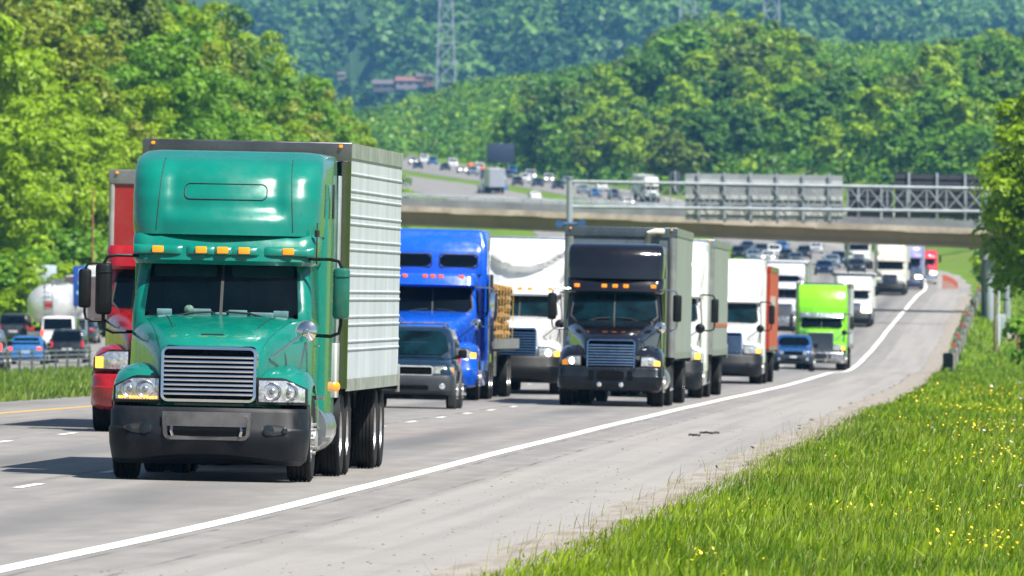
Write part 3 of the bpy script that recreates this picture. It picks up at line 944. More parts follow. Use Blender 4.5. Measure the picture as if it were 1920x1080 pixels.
# ------------------------------------------------------------------ sign gantry
DG = 800.
gt = empty('sign_gantry', at(DG, u_of(1068, DG)))
tag(gt, 'galvanised lattice sign gantry spanning the lanes in front of the bridge', 'gantry')
inv = gt.location.copy()
m = MB(); p = P3(1068, 334, DG)-inv; m.cyl((0,0,-.4), (0,0,p.z), .24, .19, 14); m.cyl((0,0,p.z), (0,0,p.z+.08), .26, None, 14); m.build('post', GALV, gt)
m = MB(); q = P3(1068, 420, DG)-inv
m.tube([(-.55,-.3,q.z), (.55,-.3,q.z)], .12, 8); m.cyl((-.66,-.5,q.z), (-.66,-.1,q.z), .26, None, 14); m.cyl((.78,-.5,q.z+.06), (.78,-.1,q.z+.06), .26, None, 14)
m.build('splice_flange', M('blue_flange', (.03,.08,.20), .5), gt)
xr = P3(1888, 352, DG).x - inv.x; zr_ = terr(DG, u_of(1888, DG)) - inv.z
m = MB(); pt = P3(1888, 345, DG)-inv; m.cyl((xr,0,zr_-.3), (xr,0,pt.z), .24, .19, 14); m.build('post', GALV, gt)
m = MB(); m.rbox(xr-.75, xr+.75, -.75, .75, zr_-.3, zr_+.32, .06); m.build('footing', CONC, gt)
ch = []
for y0, y1 in ((340, 354), (387, 397)):
    for dy in (0, 1.15):
        p0, p1 = P3(1072, y0, DG)-inv, P3(1886, y1, DG)-inv
        p0.y += dy; p1.y += dy; ch.append((p0, p1))
        mm = MB(); mm.tube([p0, p1], .095, 8); mm.build('chord', GALV, gt)
m = MB(); n = 22
for k in range(n):
    t0, t1 = k/n, (k+1)/n
    for (A, B) in ((ch[0], ch[2]), (ch[1], ch[3])):
        m.tube([A[0].lerp(A[1], t0), B[0].lerp(B[1], t0)], .034, 5)
        m.tube([A[0].lerp(A[1], t0), B[0].lerp(B[1], t1)], .026, 5); m.tube([B[0].lerp(B[1], t0), A[0].lerp(A[1], t1)], .026, 5)
    m.tube([ch[0][0].lerp(ch[0][1], t0), ch[1][0].lerp(ch[1][1], t0)], .036, 5); m.tube([ch[2][0].lerp(ch[2][1], t0), ch[3][0].lerp(ch[3][1], t0)], .036, 5)
m.build('lattice', GALV, gt, smooth=40)

def sign_back(name, label, x0, x1, y0, y1, y0r, mat, ribm, nz, npost, dd, hang_top=True):
    o = empty(name, P3((x0+x1)/2, y1, dd)); tag(o, label, 'sign'); iv = o.location
    q = [P3(x0, y0, dd)-iv, P3(x1, y0r, dd)-iv, P3(x1, y1+(y0r-y0), dd)-iv, P3(x0, y1, dd)-iv]
    mm = MB(); oo = len(mm.v)
    for dy in (0, .06):
        for p in q: mm.v.append((p.x, p.y+dy, p.z))
    for f in ((0,1,2,3),(7,6,5,4),(0,4,5,1),(1,5,6,2),(2,6,7,3),(3,7,4,0)): mm.face([oo+k for k in f])
    mm.build('panel', mat, o, smooth=0)
    mm = MB()
    for k in range(nz):
        t = (k+.5)/nz; p0, p1 = q[0].lerp(q[3], t), q[1].lerp(q[2], t)
        seg_box(mm, p0+Vector((0,-.09,0)), p1+Vector((0,-.09,0)), .085, -.13, .13)
    mm.build('stiffener', ribm[0], o, smooth=0)
    for k in range(npost):
        t = (k+.5)/npost; p0, p1 = q[0].lerp(q[1], t), q[3].lerp(q[2], t)
        mm = MB(); mm.box(p0.x-.08, p0.x+.08, p0.y-.26, p0.y-.095, p1.z-.15, p0.z+.1); mm.build('bracket', ribm[1], o, smooth=0)
    return o
sign_back('guide_sign', 'wide pale aluminium sign back with three bright stiffeners, on the gantry', 1285, 1580, 325, 412, 329, ALUD, (ALU, GALVD), 3, 6, DG+1.8)
sign_back('message_board', 'larger dark navy message board back at the gantry\'s right end', 1678, 1836, 325, 408, 328, DARKS, (M('cabinet_rib', (.045,.047,.065), .5), GALVD), 7, 3, DG+1.9)
sign_back('message_board', 'lower dark panel between the pale sign back and the taller message board', 1588, 1674, 349, 406, 351, DARKS, (MATS['cabinet_rib'], GALVD), 5, 2, DG+1.9)
sign_back('guide_sign', 'small dark grey sign back just left of the wide pale one', 1256, 1276, 322, 356, 322, M('small_sign', (.07,.08,.13), .5), (MATS['small_sign'], GALVD), 1, 1, 1180)

# cabinet at the gantry foot
cb = empty('signal_cabinet', at(797, u_of(1876, 797))); tag(cb, 'grey equipment cabinet beside the gantry\'s right post', 'cabinet')
m = MB(); m.rbox(-.32, .32, -.25, .25, 0, 1.55, .05); m.build('box', M('cabinet_grey', (.33,.37,.36), .5, .2), cb)
m = MB(); m.rbox(-.28, .28, -.27, -.25, .12, 1.46, .01, axis='y'); m.build('door', M('cabinet_door', (.29,.33,.33), .45, .2), cb)
# slim poles
def pole(label, x, d, y_top, r, mat, name='utility_pole', arm=None):
    u = u_of(x, d); p = at(d, u); o = empty(name, p); tag(o, label, 'pole')
    h = P3(x, y_top, d).z - p.z
    mm = MB(); mm.cyl((0,0,-.4), (0,0,h), r, r*.75, 10); mm.build('shaft', mat, o)
    mm = MB(); mm.cyl((0,0,h), (0,0,h+.06), r*.9, r*.5, 10); mm.build('cap', mat, o)
pole('slim brown timber post standing in the verge left of the gantry post', 1866, 735, 505, .10, WOODP)
pole('thin reddish pole above the blue road sign, against the trees', 174, 745, 355, .055, M('red_pole', (.30,.13,.07), .7), 'marker_pole')
pole('short rusty stake in the shade at the right edge', 1909, 690, 615, .10, M('rust_stake', (.25,.09,.05), .8), 'marker_stake')
pole('blue-white delineator post just right of the brown timber post', 1873, 760, 548, .07, M('delineator', (.55,.60,.66), .5), 'delineator_post')

# guard rail along the right verge
gd_ = empty('guard_rail', at(596, 4.7)); tag(gd_, 'galvanised guard rail with red reflectors along the right verge', 'guard rail'); iv = gd_.location.copy()
ds = [596 + 7*k for k in range(53)]
secs = []
for d in ds:
    p = at(d, 4.7)-iv
    secs.append([(p.x + dx, p.y, p.z + z) for dx, z in ((0,.44),(-.07,.50),(-.02,.57),(-.02,.60),(-.07,.67),(0,.75),(.02,.75),(.02,.44))])
m = MB(); m.loft(secs, True, True, True); m.build('rail', M('rail_weathered', (.12,.14,.165), .5, .3, var=.25, scale=1.5, dirt=.2), gd_, smooth=30)
for k, d in enumerate(ds):
    if k % 2: continue
    p = at(d, 4.86)-iv; mm = MB(); mm.box(p.x-.03, p.x+.12, p.y-.08, p.y+.08, p.z-.2, p.z+.78); mm.build('post', WOODP if k % 4 else GALVD, gd_, smooth=0)
for k in (1, 9, 15, 22, 30, 40, 51):
    d = ds[k]; p = at(d, 4.7)-iv; mm = MB(); mm.rbox(p.x-.09, p.x+.10, p.y-.05, p.y+.02, p.z+.56, p.z+.92, .04, axis='y'); mm.build('reflector', REDR, gd_)
m = MB(); p = at(594, 4.75)-iv; m.rbox(p.x-.24, p.x+.24, p.y-.3, p.y-.02, p.z+.25, p.z+.95, .1, axis='y'); m.build('end_terminal', M('terminal_black', (.03,.03,.035), .5), gd_)

# cable barrier in the median
cbn = empty('cable_barrier', at(455, -29.6)); tag(cbn, 'dark cable barrier on thin posts along the far side of the median', 'barrier'); iv = cbn.location.copy()
for k in range(38):
    d = 410 + 6.2*k; p = at(d, -29.6)-iv; mm = MB(); mm.box(p.x-.045, p.x+.045, p.y-.05, p.y+.05, p.z-.3, p.z+.98); mm.build('post', M('dark_post', (.07,.08,.085), .6), cbn, smooth=0)
for z in (.55, .72, .9):
    mm = MB(); mm.tube([at(410+6.2*k, -29.6)-iv+Vector((0,0,z)) for k in range(38)], .016, 5); mm.build('cable', GALVD, cbn)

# roadside signs of the opposite carriageway
def road_sign(name, label, x0, x1, y0, y1, d, matp, posts, deco=None):
    xm = (x0+x1)/2; p = at(d, u_of(xm, d)); o = empty(name, p); tag(o, label, 'sign')
    t, b2 = P3(xm, y0, d).z-p.z, P3(xm, y1, d).z-p.z; w = (x1-x0)*d/FPX/2
    mm = MB(); mm.rbox(-w, w, -.03, .03, b2, t, .12, axis='y'); mm.build('panel', matp, o)
    for px_ in posts:
        mm = MB(); mm.box(px_*w-.05, px_*w+.05, .035, .13, -.3, t-.2); mm.build('post', GALVD, o, smooth=0)
    if deco: deco(o, w, b2, t)
    return o
SBLUE = M('sign_blue', (.008,.060,.30), .45, var=.08)
def blue_deco(o, w, b2, t):
    W_ = M('sign_white', (.75,.77,.8), .5); RR = M('sign_red', (.6,.06,.03), .5); CY = M('sign_cyan', (.22,.45,.72), .5)
    h = t-b2
    m = MB(); m.rbox(-.22*w, .2*w, -.045, -.034, t-.20*h, t-.09*h, .03, axis='y'); m.build('white_symbol', W_, o)
    m = MB(); m.box(-.34*w, .52*w, -.045, -.034, t-.335*h, t-.285*h); m.build('red_bar', RR, o, smooth=0)
    m = MB()
    for x, z in ((-.12,.42),(.3,.42),(-.3,.66),(.3,.66),(.1,.86)): m.disc((x*w, -.036, t-z*h), .13*w+.06, (0,-1,0), 14)
    m.build('pale_emblem', CY, o)
road_sign('service_sign', 'tall blue service sign beside the green truck\'s left mirror', 137, 166, 498, 575, 640, SBLUE, (-.7, .7), blue_deco)
road_sign('road_sign', 'pale grey rectangular sign above the silver tanker', 69, 106, 497, 528, 745, M('pale_sign', (.42,.50,.56), .5, var=.12), (0,))
road_sign('road_sign', 'dark square sign back on two legs above the distant traffic', 913, 965, 269, 305, 2380, M('dark_sign_back', (.012,.022,.055), .6), (-.7, .6))

# work-zone cones beside the distant lanes
CONEO = M('cone_orange', (.80,.15,.02), .5); 
for i, (x, d, s, lab, mt) in enumerate(((882, 2440, 2.6, 'leftmost orange drum beside the distant lanes', CONEO), (905, 2400, 2.2, 'second orange drum beside the distant lanes, near the dark sign', CONEO),
      (953, 2330, 2.0, 'small red drum right of the two orange drums, under the dark sign', REDR), (1024, 2230, 2.2, 'red drum nearest the left gantry post among the distant lanes', REDR))):
    o = empty('traffic_drum', at(d, 5.2 if False else u_of(x, d))); tag(o, lab, 'traffic drum', 'drums by the distant lanes')
    m = MB(); m.cyl((0,0,0), (0,0,.12), .34*s, None, 12); m.build('base', M('drum_base', (.03,.03,.03), .7), o)
    m = MB(); m.cyl((0,0,.12), (0,0,.55*s), .26*s, .24*s, 12); m.cyl((0,0,.55*s), (0,0,.62*s), .14*s, .10*s, 10); m.build('body', mt, o)
o = empty('traffic_cone', at(2110, u_of(946, 2110))); tag(o, 'single blue cone standing on the distant pavement', 'traffic cone')
m = MB(); m.cyl((0,0,.1), (0,0,2.0), .5, .10, 12); m.build('cone', M('blue_cone', (.01,.09,.42), .5), o)
m = MB(); m.rbox(-.7, .7, -.7, .7, 0, .1, .1); m.build('base', MATS['blue_cone'], o)
# orange barrier by the crest
o = empty('plastic_barrier', at(1062, u_of(1776, 1062))); tag(o, 'orange mesh safety barrier sloping down beside the crest of the shoulder', 'barrier')
m = MB()
for k in range(8):
    t = k/7; x = -.35+1.2*t; z = .95 - .6*t*t
    m.box(x-.05, x+.05, -.05, .05, -.2, z+.25)
m.build('stake', M('barrier_stake', (.4,.10,.04), .6), o, smooth=0)
m = MB(); m.loft([[(-.4+1.3*k/8, y_, z_-.6*(k/8)**2) for y_, z_ in ((-.08,.75),(-.08,1.1),(-.05,1.1),(-.05,.75))] for k in range(9)], True, True, True); m.build('mesh_panel', M('barrier_mesh', (.50,.10,.03), .6), o)

# power pylons and roofs on the far hill
PYL = M('pylon_steel', (.34,.36,.42), .6, .2, var=.1)
def pylon(x, yb, d, h, wb, label, thick):
    p = P3(x, yb, d); o = empty('power_pylon', p); tag(o, label, 'pylon', 'power pylons on the far hill')
    legs = [(sx, sy) for sx in (-1, 1) for sy in (-1, 1)]; wt = wb*.42
    m = MB()
    for sx, sy in legs: m.cyl((sx*wb/2, sy*wb/2, -3), (sx*wt/2, sy*wt/2, h), thick, thick*.8, 5)
    m.build('leg_frame', PYL, o)
    m = MB(); n = 9
    for k in range(n):
        z0, z1 = h*k/n, h*(k+1)/n; w0, w1 = lerp(wb, wt, k/n)/2, lerp(wb, wt, (k+1)/n)/2
        for s in (-1, 1):
            m.cyl((-w0, s*w0, z0), (w1, s*w1, z1), thick*.5, None, 4); m.cyl((w0, s*w0, z0), (-w1, s*w1, z1), thick*.5, None, 4)
            m.cyl((s*w0, -w0, z0), (s*w1, w1, z1), thick*.5, None, 4)
            m.cyl((-w1, s*w1, z1), (w1, s*w1, z1), thick*.5, None, 4)
    m.build('bracing', PYL, o)
    m = MB()
    for z in (h*.80, h*.92): m.cyl((-wb*1.25, 0, z), (wb*1.25, 0, z), thick*.8, None, 5)
    m.build('cross_arm', PYL, o)
pylon(836, 188, 5390, 74, 8.6, 'leftmost and clearest power pylon, above the low red-roofed buildings', .34)
pylon(1289, 110, 5440, 92, 8.0, 'faint middle power pylon above the ridge trees', .30)
pylon(1446, 160, 5420, 98, 8.4, 'right-hand power pylon above the pale gantry sign', .36)
pole('short white stump pole on the far hill, right of the pylons', 1577, 5600, 92, .9, M('white_pole', (.55,.55,.6), .6), 'far_pole')

def house(x, yb, d, w, h, dep, wall, roof, label, rise=.5):
    p = P3(x, yb, d); o = empty('house', p); tag(o, label, 'house', 'buildings under the far hill')
    m = MB(); m.box(-w/2, w/2, 0, dep, -1, h); m.build('wall', wall, o, smooth=0)
    m = MB(); e = .5
    m.poly([(-w/2-e,-e,h), (w/2+e,-e,h), (w/2+e,dep/2,h+rise*dep/2), (-w/2-e,dep/2,h+rise*dep/2)]); m.poly([(w/2+e,dep+e,h), (-w/2-e,dep+e,h), (-w/2-e,dep/2,h+rise*dep/2), (w/2+e,dep/2,h+rise*dep/2)])
    m.poly([(-w/2,-.0,h), (-w/2,dep/2,h+rise*dep/2), (-w/2,dep,h)]); m.poly([(w/2,0,h), (w/2,dep/2,h+rise*dep/2), (w/2,dep,h)])
    m.build('roof', roof, o, smooth=0)
    for k in range(3):
        m = MB(); m.box(-w*.36+k*w*.3, -w*.36+k*w*.3+w*.13, -.06, -.01, h*.35, h*.8)
        m.build('window', M('far_window', (.03,.04,.06), .2), o, smooth=0)
HW = M('house_white', (.24,.21,.22), .7); HR = M('house_brick', (.24,.12,.11), .8); RD = M('roof_dark', (.11,.09,.10), .8); RP = M('roof_pink', (.19,.085,.08), .8)
house(722, 168, 5460.5, 10.588, 2.4552, 8.184, RD, RD, 'long dark-roofed building furthest left under the far hill')
house(768, 163, 5459.68, 11.7645, 2.61888, 8.184, HW, RP, 'dull red-roofed building left of the leftmost pylon')
house(797, 158, 5461.32, 7.0587, 3.2736, 7.161, HR, RD, 'brick building right beside the leftmost pylon')
house(640, 145, 5465, 2.852, 1.1904, 4.96, HW, RD, 'small pale mauve house peeping out left of the reddish building row')
house(795, 195, 5454.73, 8.23515, 1.80048, 6.138, HW, HW, 'low pale shed at the foot of the leftmost pylon')
# ------------------------------------------------------------------ vehicle materials
def glass_mat(name, col, rough=.04):
    return M(name, col, rough, 0, 0, .25, 1.2, spec=.2)
GLASS = glass_mat('windscreen_glass', (.0012,.0035,.007))
GLASST = M('teal_reflection_glass', (.0022,.013,.019), .05, 0, 0, .75, 1.7, spec=.25)  # strong mottling in the base colour imitates trees reflected in the glass
RUB = M('tyre_rubber', (.011,.011,.012), .8, var=.25, scale=9, dirt=.06, spec=.25)
RIMW = M('rim_alloy', (.50,.50,.50), .35, .75, var=.15, scale=6, dirt=.25)
RIMD = M('rim_grey', (.16,.165,.17), .5, .5, var=.2, scale=6, dirt=.3)
CHROME = M('chrome', (.78,.79,.81), .10, 1., var=.05, scale=3)
CHROMED = M('worn_chrome', (.40,.41,.44), .26, .9, var=.15, scale=2, dirt=.2)
BLACKP = M('black_plastic', (.005,.006,.0075), .5, var=.2, scale=2, dirt=.04, spec=.25)
GREYP = M('bumper_grey', (.0055,.0075,.011), .5, var=.25, scale=1.5, dirt=.05, spec=.25)
SEAL = M('window_seal', (.012,.013,.014), .6)
VOID = M('grille_void', (.003,.0035,.004), .8, spec=.08)
CHAS = M('chassis_black', (.010,.010,.011), .75, var=.3, scale=2, dirt=.12, spec=.2)
AMB = M('amber_lens', (.85,.24,.008), .25, coat=.5, var=.05, emit=.35, ecol=(1,.30,.01))
AMBON = M('amber_lamp_on', (1,.40,.03), .3, var=0, emit=1.5, ecol=(1,.42,.05))
REDO = M('orange_red_lens', (.75,.10,.02), .25, coat=.5, emit=.25, ecol=(1,.16,.04))
LAMP = M('lamp_reflector', (.70,.72,.75), .14, .75, .8, .3, 14)
LAMPON = M('lamp_on', (1,.93,.8), .3, var=0, emit=7, ecol=(1,.86,.62))
LENS = M('lamp_lens', (.55,.58,.62), .08, .55, .8, .35, 22)
REDL = M('tail_lens', (.55,.012,.015), .2, coat=.6, emit=.12, ecol=(1,.02,.02))
REDON = M('tail_lamp_on', (.9,.03,.02), .25, var=0, emit=1.6, ecol=(1,.05,.03))
TRIM = M('trailer_trim', (.30,.31,.32), .4, .6, var=.2, scale=2, dirt=.3)
TRIMD = M('trailer_trim_dark', (.16,.165,.175), .28, .8, var=.2, scale=1.5, dirt=.15)
ROOFM = M('trailer_roof', (.55,.56,.57), .5, .2)
POLISH = M('polished_corner', (.20,.21,.23), .14, 1., var=.05)

def side_sheet(name, col, flute=True, rough=.38, metal=.35, freq=9.0):
    # fluted sheet metal: fine vertical flutes along y as bump, dirt toward the bottom edge
    m, nt, b, out = new_mat(name)
    tc = nt.nodes.new('ShaderNodeTexCoord'); v = tc.outputs['Object']
    sx = nt.nodes.new('ShaderNodeSeparateXYZ'); nt.links.new(v, sx.inputs[0])
    n1 = noise_n(nt, scaled(nt, v, (1,.9,.25)), 1.6, 5, .6)
    c = mixcol(nt, ramp(nt, n1, .32, .7), tuple(x*.86 for x in col), tuple(min(1,x*1.07) for x in col))
    st = noise_n(nt, scaled(nt, v, (1,3.5,.12)), 2.2, 4, .6)
    c = mixcol(nt, ramp(nt, st, .52, .75, 0, .35), c, (.30,.30,.27))
    if flute:
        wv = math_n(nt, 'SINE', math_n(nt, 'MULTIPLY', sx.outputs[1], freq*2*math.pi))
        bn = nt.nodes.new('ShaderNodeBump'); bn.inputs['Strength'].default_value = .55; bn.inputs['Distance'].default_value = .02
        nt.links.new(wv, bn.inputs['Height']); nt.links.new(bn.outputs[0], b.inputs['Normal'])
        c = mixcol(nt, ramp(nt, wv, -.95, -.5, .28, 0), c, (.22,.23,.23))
    nt.links.new(c, b.inputs['Base Color'])
    b.inputs['Roughness'].default_value = rough; b.inputs['Metallic'].default_value = metal
    MATS[name] = m
    return m

# ------------------------------------------------------------------ wheels (shared meshes)
def tyre_mesh(name, r, w, seg=28, groove=True, rim_r=None):
    rr = rim_r or r*.56; h = w/2
    p = [(rr, -h*.80), (r*.80, -h*.98), (r*.93, -h), (r*.985, -h*.86)]
    if groove:
        for x in (-.55, -.18, .18, .55):
            p += [(r, h*(x-.07)), (r*.972, h*(x-.045)), (r*.972, h*(x+.045)), (r, h*(x+.07))]
    p += [(r*.985, h*.86), (r*.93, h), (r*.80, h*.98), (rr, h*.80)]
    return MB().lathe(p, 0, 0, 0, seg).mesh(name, RUB, 30)
def rim_mesh(name, r, w, mat, deep=False, seg=24, nuts=10, side=1):
    # closed dish facing outward (side = +1 or -1 along x)
    h = w/2*side; s = side
    if deep: p = [(r, -h*.8), (r, h*.80), (r*.93, h*.86), (r*.9, h*.55), (r*.62, -h*.25), (r*.40, -h*.20), (r*.36, h*.35), (r*.02, h*.42)]
    else: p = [(r, -h*.8), (r, h*.80), (r*.93, h*.88), (r*.86, h*.72), (r*.62, h*.98), (r*.42, h*1.0), (r*.40, h*1.28), (r*.30, h*1.42), (r*.02, h*1.45)]
    m = MB().lathe(p, 0, 0, 0, seg)
    for k in range(nuts):
        t = 2*math.pi*k/nuts; a, b = r*.60*math.cos(t), r*.60*math.sin(t); x0 = h*(.9 if not deep else -.2)
        m.cyl((x0, a, b), (x0+s*.05, a, b), .020, None, 6)
    return m.mesh(name, mat, 30)
TY_S = tyre_mesh('tyre_steer', .52, .29); TY_D = tyre_mesh('tyre_drive', .52, .25); TY_L = tyre_mesh('tyre_low', .50, .28, 14, False)
RM_S = {s: rim_mesh('rim_steer', .295, .28, RIMW, False, side=s) for s in (-1, 1)}
RM_D = {s: rim_mesh('rim_drive', .29, .25, RIMW, True, side=s) for s in (-1, 1)}
RM_G = {s: rim_mesh('rim_drive_grey', .29, .25, RIMD, True, side=s) for s in (-1, 1)}
def add_wheel(parent, x, y, z, side, ty, rm, name='wheel'):
    w = link(name, rm, parent); w.location = (x, y, z)
    t = link('tyre', ty, w)
    return w

# ------------------------------------------------------------------ lofted body helpers
def plan(hwf, hwb, yf, yb, r, bulge=0., z=0., nf=14, ns=3, na=6, rb=.06):
    """Closed outline at height z seen from above, starting at the back right corner."""
    p = [(hwb-rb, yb), (hwb-.02, yb-.02), (hwb, yb-rb)]
    for k in range(1, ns): p.append((lerp(hwb, hwf, k/ns), lerp(yb-rb, yf+r, k/ns)))
    for k in range(na+1):
        t = R(90*k/na); p.append((hwf-r+r*math.cos(t), yf+r-r*math.sin(t)))
    x1 = hwf-r
    for k in range(1, nf//2+1):
        x = x1*(1-k/(nf/2)); p.append((x, yf - bulge*(1-(x/x1)**2)))
    q = [(-x, y) for x, y in p[-2::-1]]
    return [(x, y, z) for x, y in p+q]

def patch(fn, x0, x1, z0, z1, off, nx=12, nz=6, round_=.0, x0t=None, x1t=None):
    """Sheet lying off in front of the front surface y = fn(x, z)."""
    m = MB()
    x0t = x0 if x0t is None else x0t; x1t = x1 if x1t is None else x1t
    def g(a, b):
        xa = lerp(lerp(x0, x1, a), lerp(x0t, x1t, a), b)
        h = (z1-z0)/2; zc = (z0+z1)/2; t = 2*b-1
        e = max(0, abs(2*a-1)-(1-round_*2))/(round_*2) if round_ else 0
        f = 1-(1-math.sqrt(max(0, 1-e*e)))*min(1, round_*abs(x1-x0)/h*.9) if round_ else 1
        z = zc + t*h*f
        return (xa, fn(xa, z)-off, z)
    return m.grid(g, nx, nz)

def side_patch(pts, off, sgn):
    # flat polygon on the side x = +-(..), pts are (x, y, z)
    return MB().poly([(x+off*sgn, y, z) for x, y, z in pts])

def interp(tab, z):
    if z <= tab[0][0]: return tab[0][1:]
    for a, b in zip(tab, tab[1:]):
        if z <= b[0]:
            t = (z-a[0])/(b[0]-a[0]); return tuple(lerp(a[i], b[i], t) for i in range(1, len(a)))
    return tab[-1][1:]

def ring(m, x0, x1, z0, z1, w, r, yfun, y0off, y1off, n=5, x0t=None, x1t=None):
    """Rounded rectangular frame of bar width w standing between two depths in front of a surface."""
    x0t = x0 if x0t is None else x0t; x1t = x1 if x1t is None else x1t
    def outline(ins):
        pts = []
        rr = max(.01, r-ins)
        for cx, cz, a in ((1,1,0),(0,1,90),(0,0,180),(1,0,270)):
            for k in range(n+1):
                t = R(a+90*k/n)
                z = (z1-ins-rr if cz else z0+ins+rr) + rr*math.sin(t)
                f = (z-z0)/(z1-z0); xl, xh = lerp(x0, x0t, f)+ins, lerp(x1, x1t, f)-ins
                x = (xh-rr if cx else xl+rr) + rr*math.cos(t)
                pts.append((x, z))
        return pts
    o_, i_ = outline(0), outline(w)
    secs = []
    for (xo, zo), (xi, zi) in zip(o_, i_):
        secs.append([(xo, yfun(xo,zo)-y0off, zo), (lerp(xo,xi,.25), yfun(xo,zo)-y1off, lerp(zo,zi,.25)), (lerp(xo,xi,.75), yfun(xi,zi)-y1off, lerp(zo,zi,.75)), (xi, yfun(xi,zi)-y0off, zi)])
    secs.append(secs[0])
    m.loft(secs, True)
    return m

# ------------------------------------------------------------------ tractor with its trailer
def make_truck(S):
    D = S.get('detail', 1)
    P = S['paint']; name = S.get('name', 'semi_truck')
    t = empty(name); tag(t, S['label'], 'truck')
    W = S.get('hw', 1.09); HS = S.get('hs', 1.21)
    zw0, zw1 = S.get('zw', (1.97, 2.62)); zv = S.get('zv', 2.97)
    y0w, y1w = S.get('yw', (2.0, 2.36))
    hb = 1.19                                           # half width of fenders and bumper
    YB = S.get('yb', 5.3)                               # back of the sleeper
    # -- cab
    tab = [(.60, W-.08, 1.98), (.9, W-.02, 1.98), (1.4, W, 1.99), (zw0, W, y0w), (zw1, W-.05, y1w), (zw1+.06, W-.05, y1w)]
    secs = []
    for z in (.60, .75, .9, 1.15, 1.4, zw0-.02, zw0+.1, (zw0+zw1)/2, zw1, zw1+.06):
        w_, yf = interp(tab, z); secs.append(plan(w_, w_+.02, yf, 3.6, .16, .10, z))
    cabfront = lambda x, z: interp(tab, z)[1] - .10*(1-min(1, (x/(interp(tab, z)[0]-.16))**2))
    if D == 2:
        nF = len(secs[0])
        def skip(i, j):
            z = (secs[i][j][2]+secs[i+1][j][2])/2; x = (secs[i][j][0]+secs[i][(j+1) % nF][0])/2; y = secs[i][j][1]
            return zw0 < z < zw1 and abs(x) < W-.17 and y < 2.45
        MB().loft(secs, True, True, True, skip).build('cab', P, t)
    else:
        MB().loft(secs, True, True, True).build('cab', P, t)
    # -- windscreen
    gx = W-.10
    ws_b, ws_t = gx-.01, gx-.07
    seal = patch(cabfront, -ws_b-.035, ws_b+.035, zw0-.035, zw1+.02, .004, 16, 6, .06, -ws_t-.035, ws_t+.035)
    if D < 2:
        seal.build('window_seal', SEAL, t)
    gm = S.get('glass', GLASS)
    g = patch(cabfront, -ws_b, ws_b, zw0, zw1-.01, .010, 16, 6, .06, -ws_t, ws_t).build('windshield', gm, t)
    if D >= 1:
        patch(cabfront, -.018, .018, zw0, zw1-.01, .018, 2, 6).build('divider', SEAL, g)
        for sx in (-1, 1):
            mm = MB(); pts = [Vector((sx*.62, cabfront(sx*.62, zw0-.02)-.03, zw0-.03)), Vector((sx*.35, cabfront(sx*.35, zw0+.03)-.03, zw0+.035)), Vector((sx*.06 if sx > 0 else -.10, cabfront(.1, zw0+.05)-.03, zw0+.05))]
            mm.tube(pts, .014, 5); mm.build('wiper', SEAL, g)
    for sx in (-1, 1):
        xs = sx*(W+.012)
        side_patch([(xs, 2.18, zw0+.02), (xs, 3.2, zw0-.10), (xs-sx*.035, 3.2, zw1-.02), (xs-sx*.035, 2.42, zw1-.02)], .012, sx).build('side_window', gm, t, smooth=0)
    # -- roof header over the windscreen
    vt = S.get('visor', None)
    vp = S.get('visor_paint', P)
    vtab = [(zw1-.03, W-.02, y1w-.20), (zw1+.02, W+.01, y1w-.24), (zv-.10, W+.03, y1w-.16), (zv, W+.02, y1w-.06)]
    if S.get('brow'): vtab = [(zw1-.02, W-.06, y1w-.34), (zw1+.03, W-.03, y1w-.40), (zv-.08, W-.03, y1w-.28), (zv, W-.06, y1w-.02)]
    vs = []
    for z in (vtab[0][0], vtab[1][0], (vtab[1][0]+vtab[2][0])/2, vtab[2][0], lerp(vtab[2][0], zv, .6), zv):
        w_, yf = interp(vtab, z); vs.append(plan(w_, w_+.01, yf, 3.6, .22, .10, z))
    hd = MB().loft(vs, True, True, True).build('roof_header', vp, t)
    vfront = lambda x, z: interp(vtab, z)[1] - .10*(1-min(1, (x/(interp(vtab, z)[0]-.22))**2))
    # marker lamps
    zl = S.get('zl', (zw1+zv)/2-.03)
    for x in S.get('lights', (-.79, -.26, 0, .26, .79)):
        if D == 2:
            mm = MB(); pw = .30 if abs(x) > .5 else (.19 if x else .13)
            xc = x + (.0 if abs(x) > .5 else 0)
            def pod(a, b, xc=xc, pw=pw):
                th = a*2-1; ph = b*2-1
                xx = xc+pw*th; zz = zl-.005+.062*ph
                hgt = .055*math.sqrt(max(0, 1-abs(th)**3))*math.sqrt(max(0, 1-abs(ph)**2.5))
                return (xx, vfront(xx, zz)+.004-hgt, zz)
            mm.grid(pod, 14, 8).build('lamp_pod', P, hd)
        mm = MB(); hw_ = .068 if D == 2 else .062
        yy = vfront(x, zl) - (.052 if D == 2 else .0)
        mm.rbox(x-hw_, x+hw_, yy-.03, yy+.03, zl-.04, zl+.04, .014, 3, 'y'); mm.build('marker_light', S.get('lamp', AMB), t)
    # -- sleeper and fairing
    zt = S.get('zt', 4.03)
    if S.get('sleeper', True):
        sc = []
        for z in (.70, 1.0, 1.6, 2.6, zt-.55, zt-.28, zt-.10, zt-.02):
            k = max(0, z-(zt-.5))/.5
            sc.append(plan(HS-.10*k*k, HS-.02*k, 3.42+.35*k, YB, .14, 0, z))
        MB().loft(sc, True, True, True).build('sleeper', S.get('sleeper_paint', P), t)
        ft = S['fairing']                              # [(z, half width, y front)]
        fs = []; nz = 22 if D == 2 else 14
        rc = S.get('fr', .42); fb = S.get('fbulge', .12)
        zz = [lerp(zv-.02, zt, i/nz) for i in range(nz+1)]
        dz = S.get('dent')
        for z in zz:
            w_, yf = interp(ft, z)
            q = plan(w_, HS-.005, yf, YB-.25, min(rc, w_*.6), fb, z, nf=34 if D == 2 else 20, ns=4, na=8)
            if dz:
                q = [(x, y + dz(x, z)*(1 if y < yf+.5 else 0), z_) for x, y, z_ in q]
            fs.append(q)
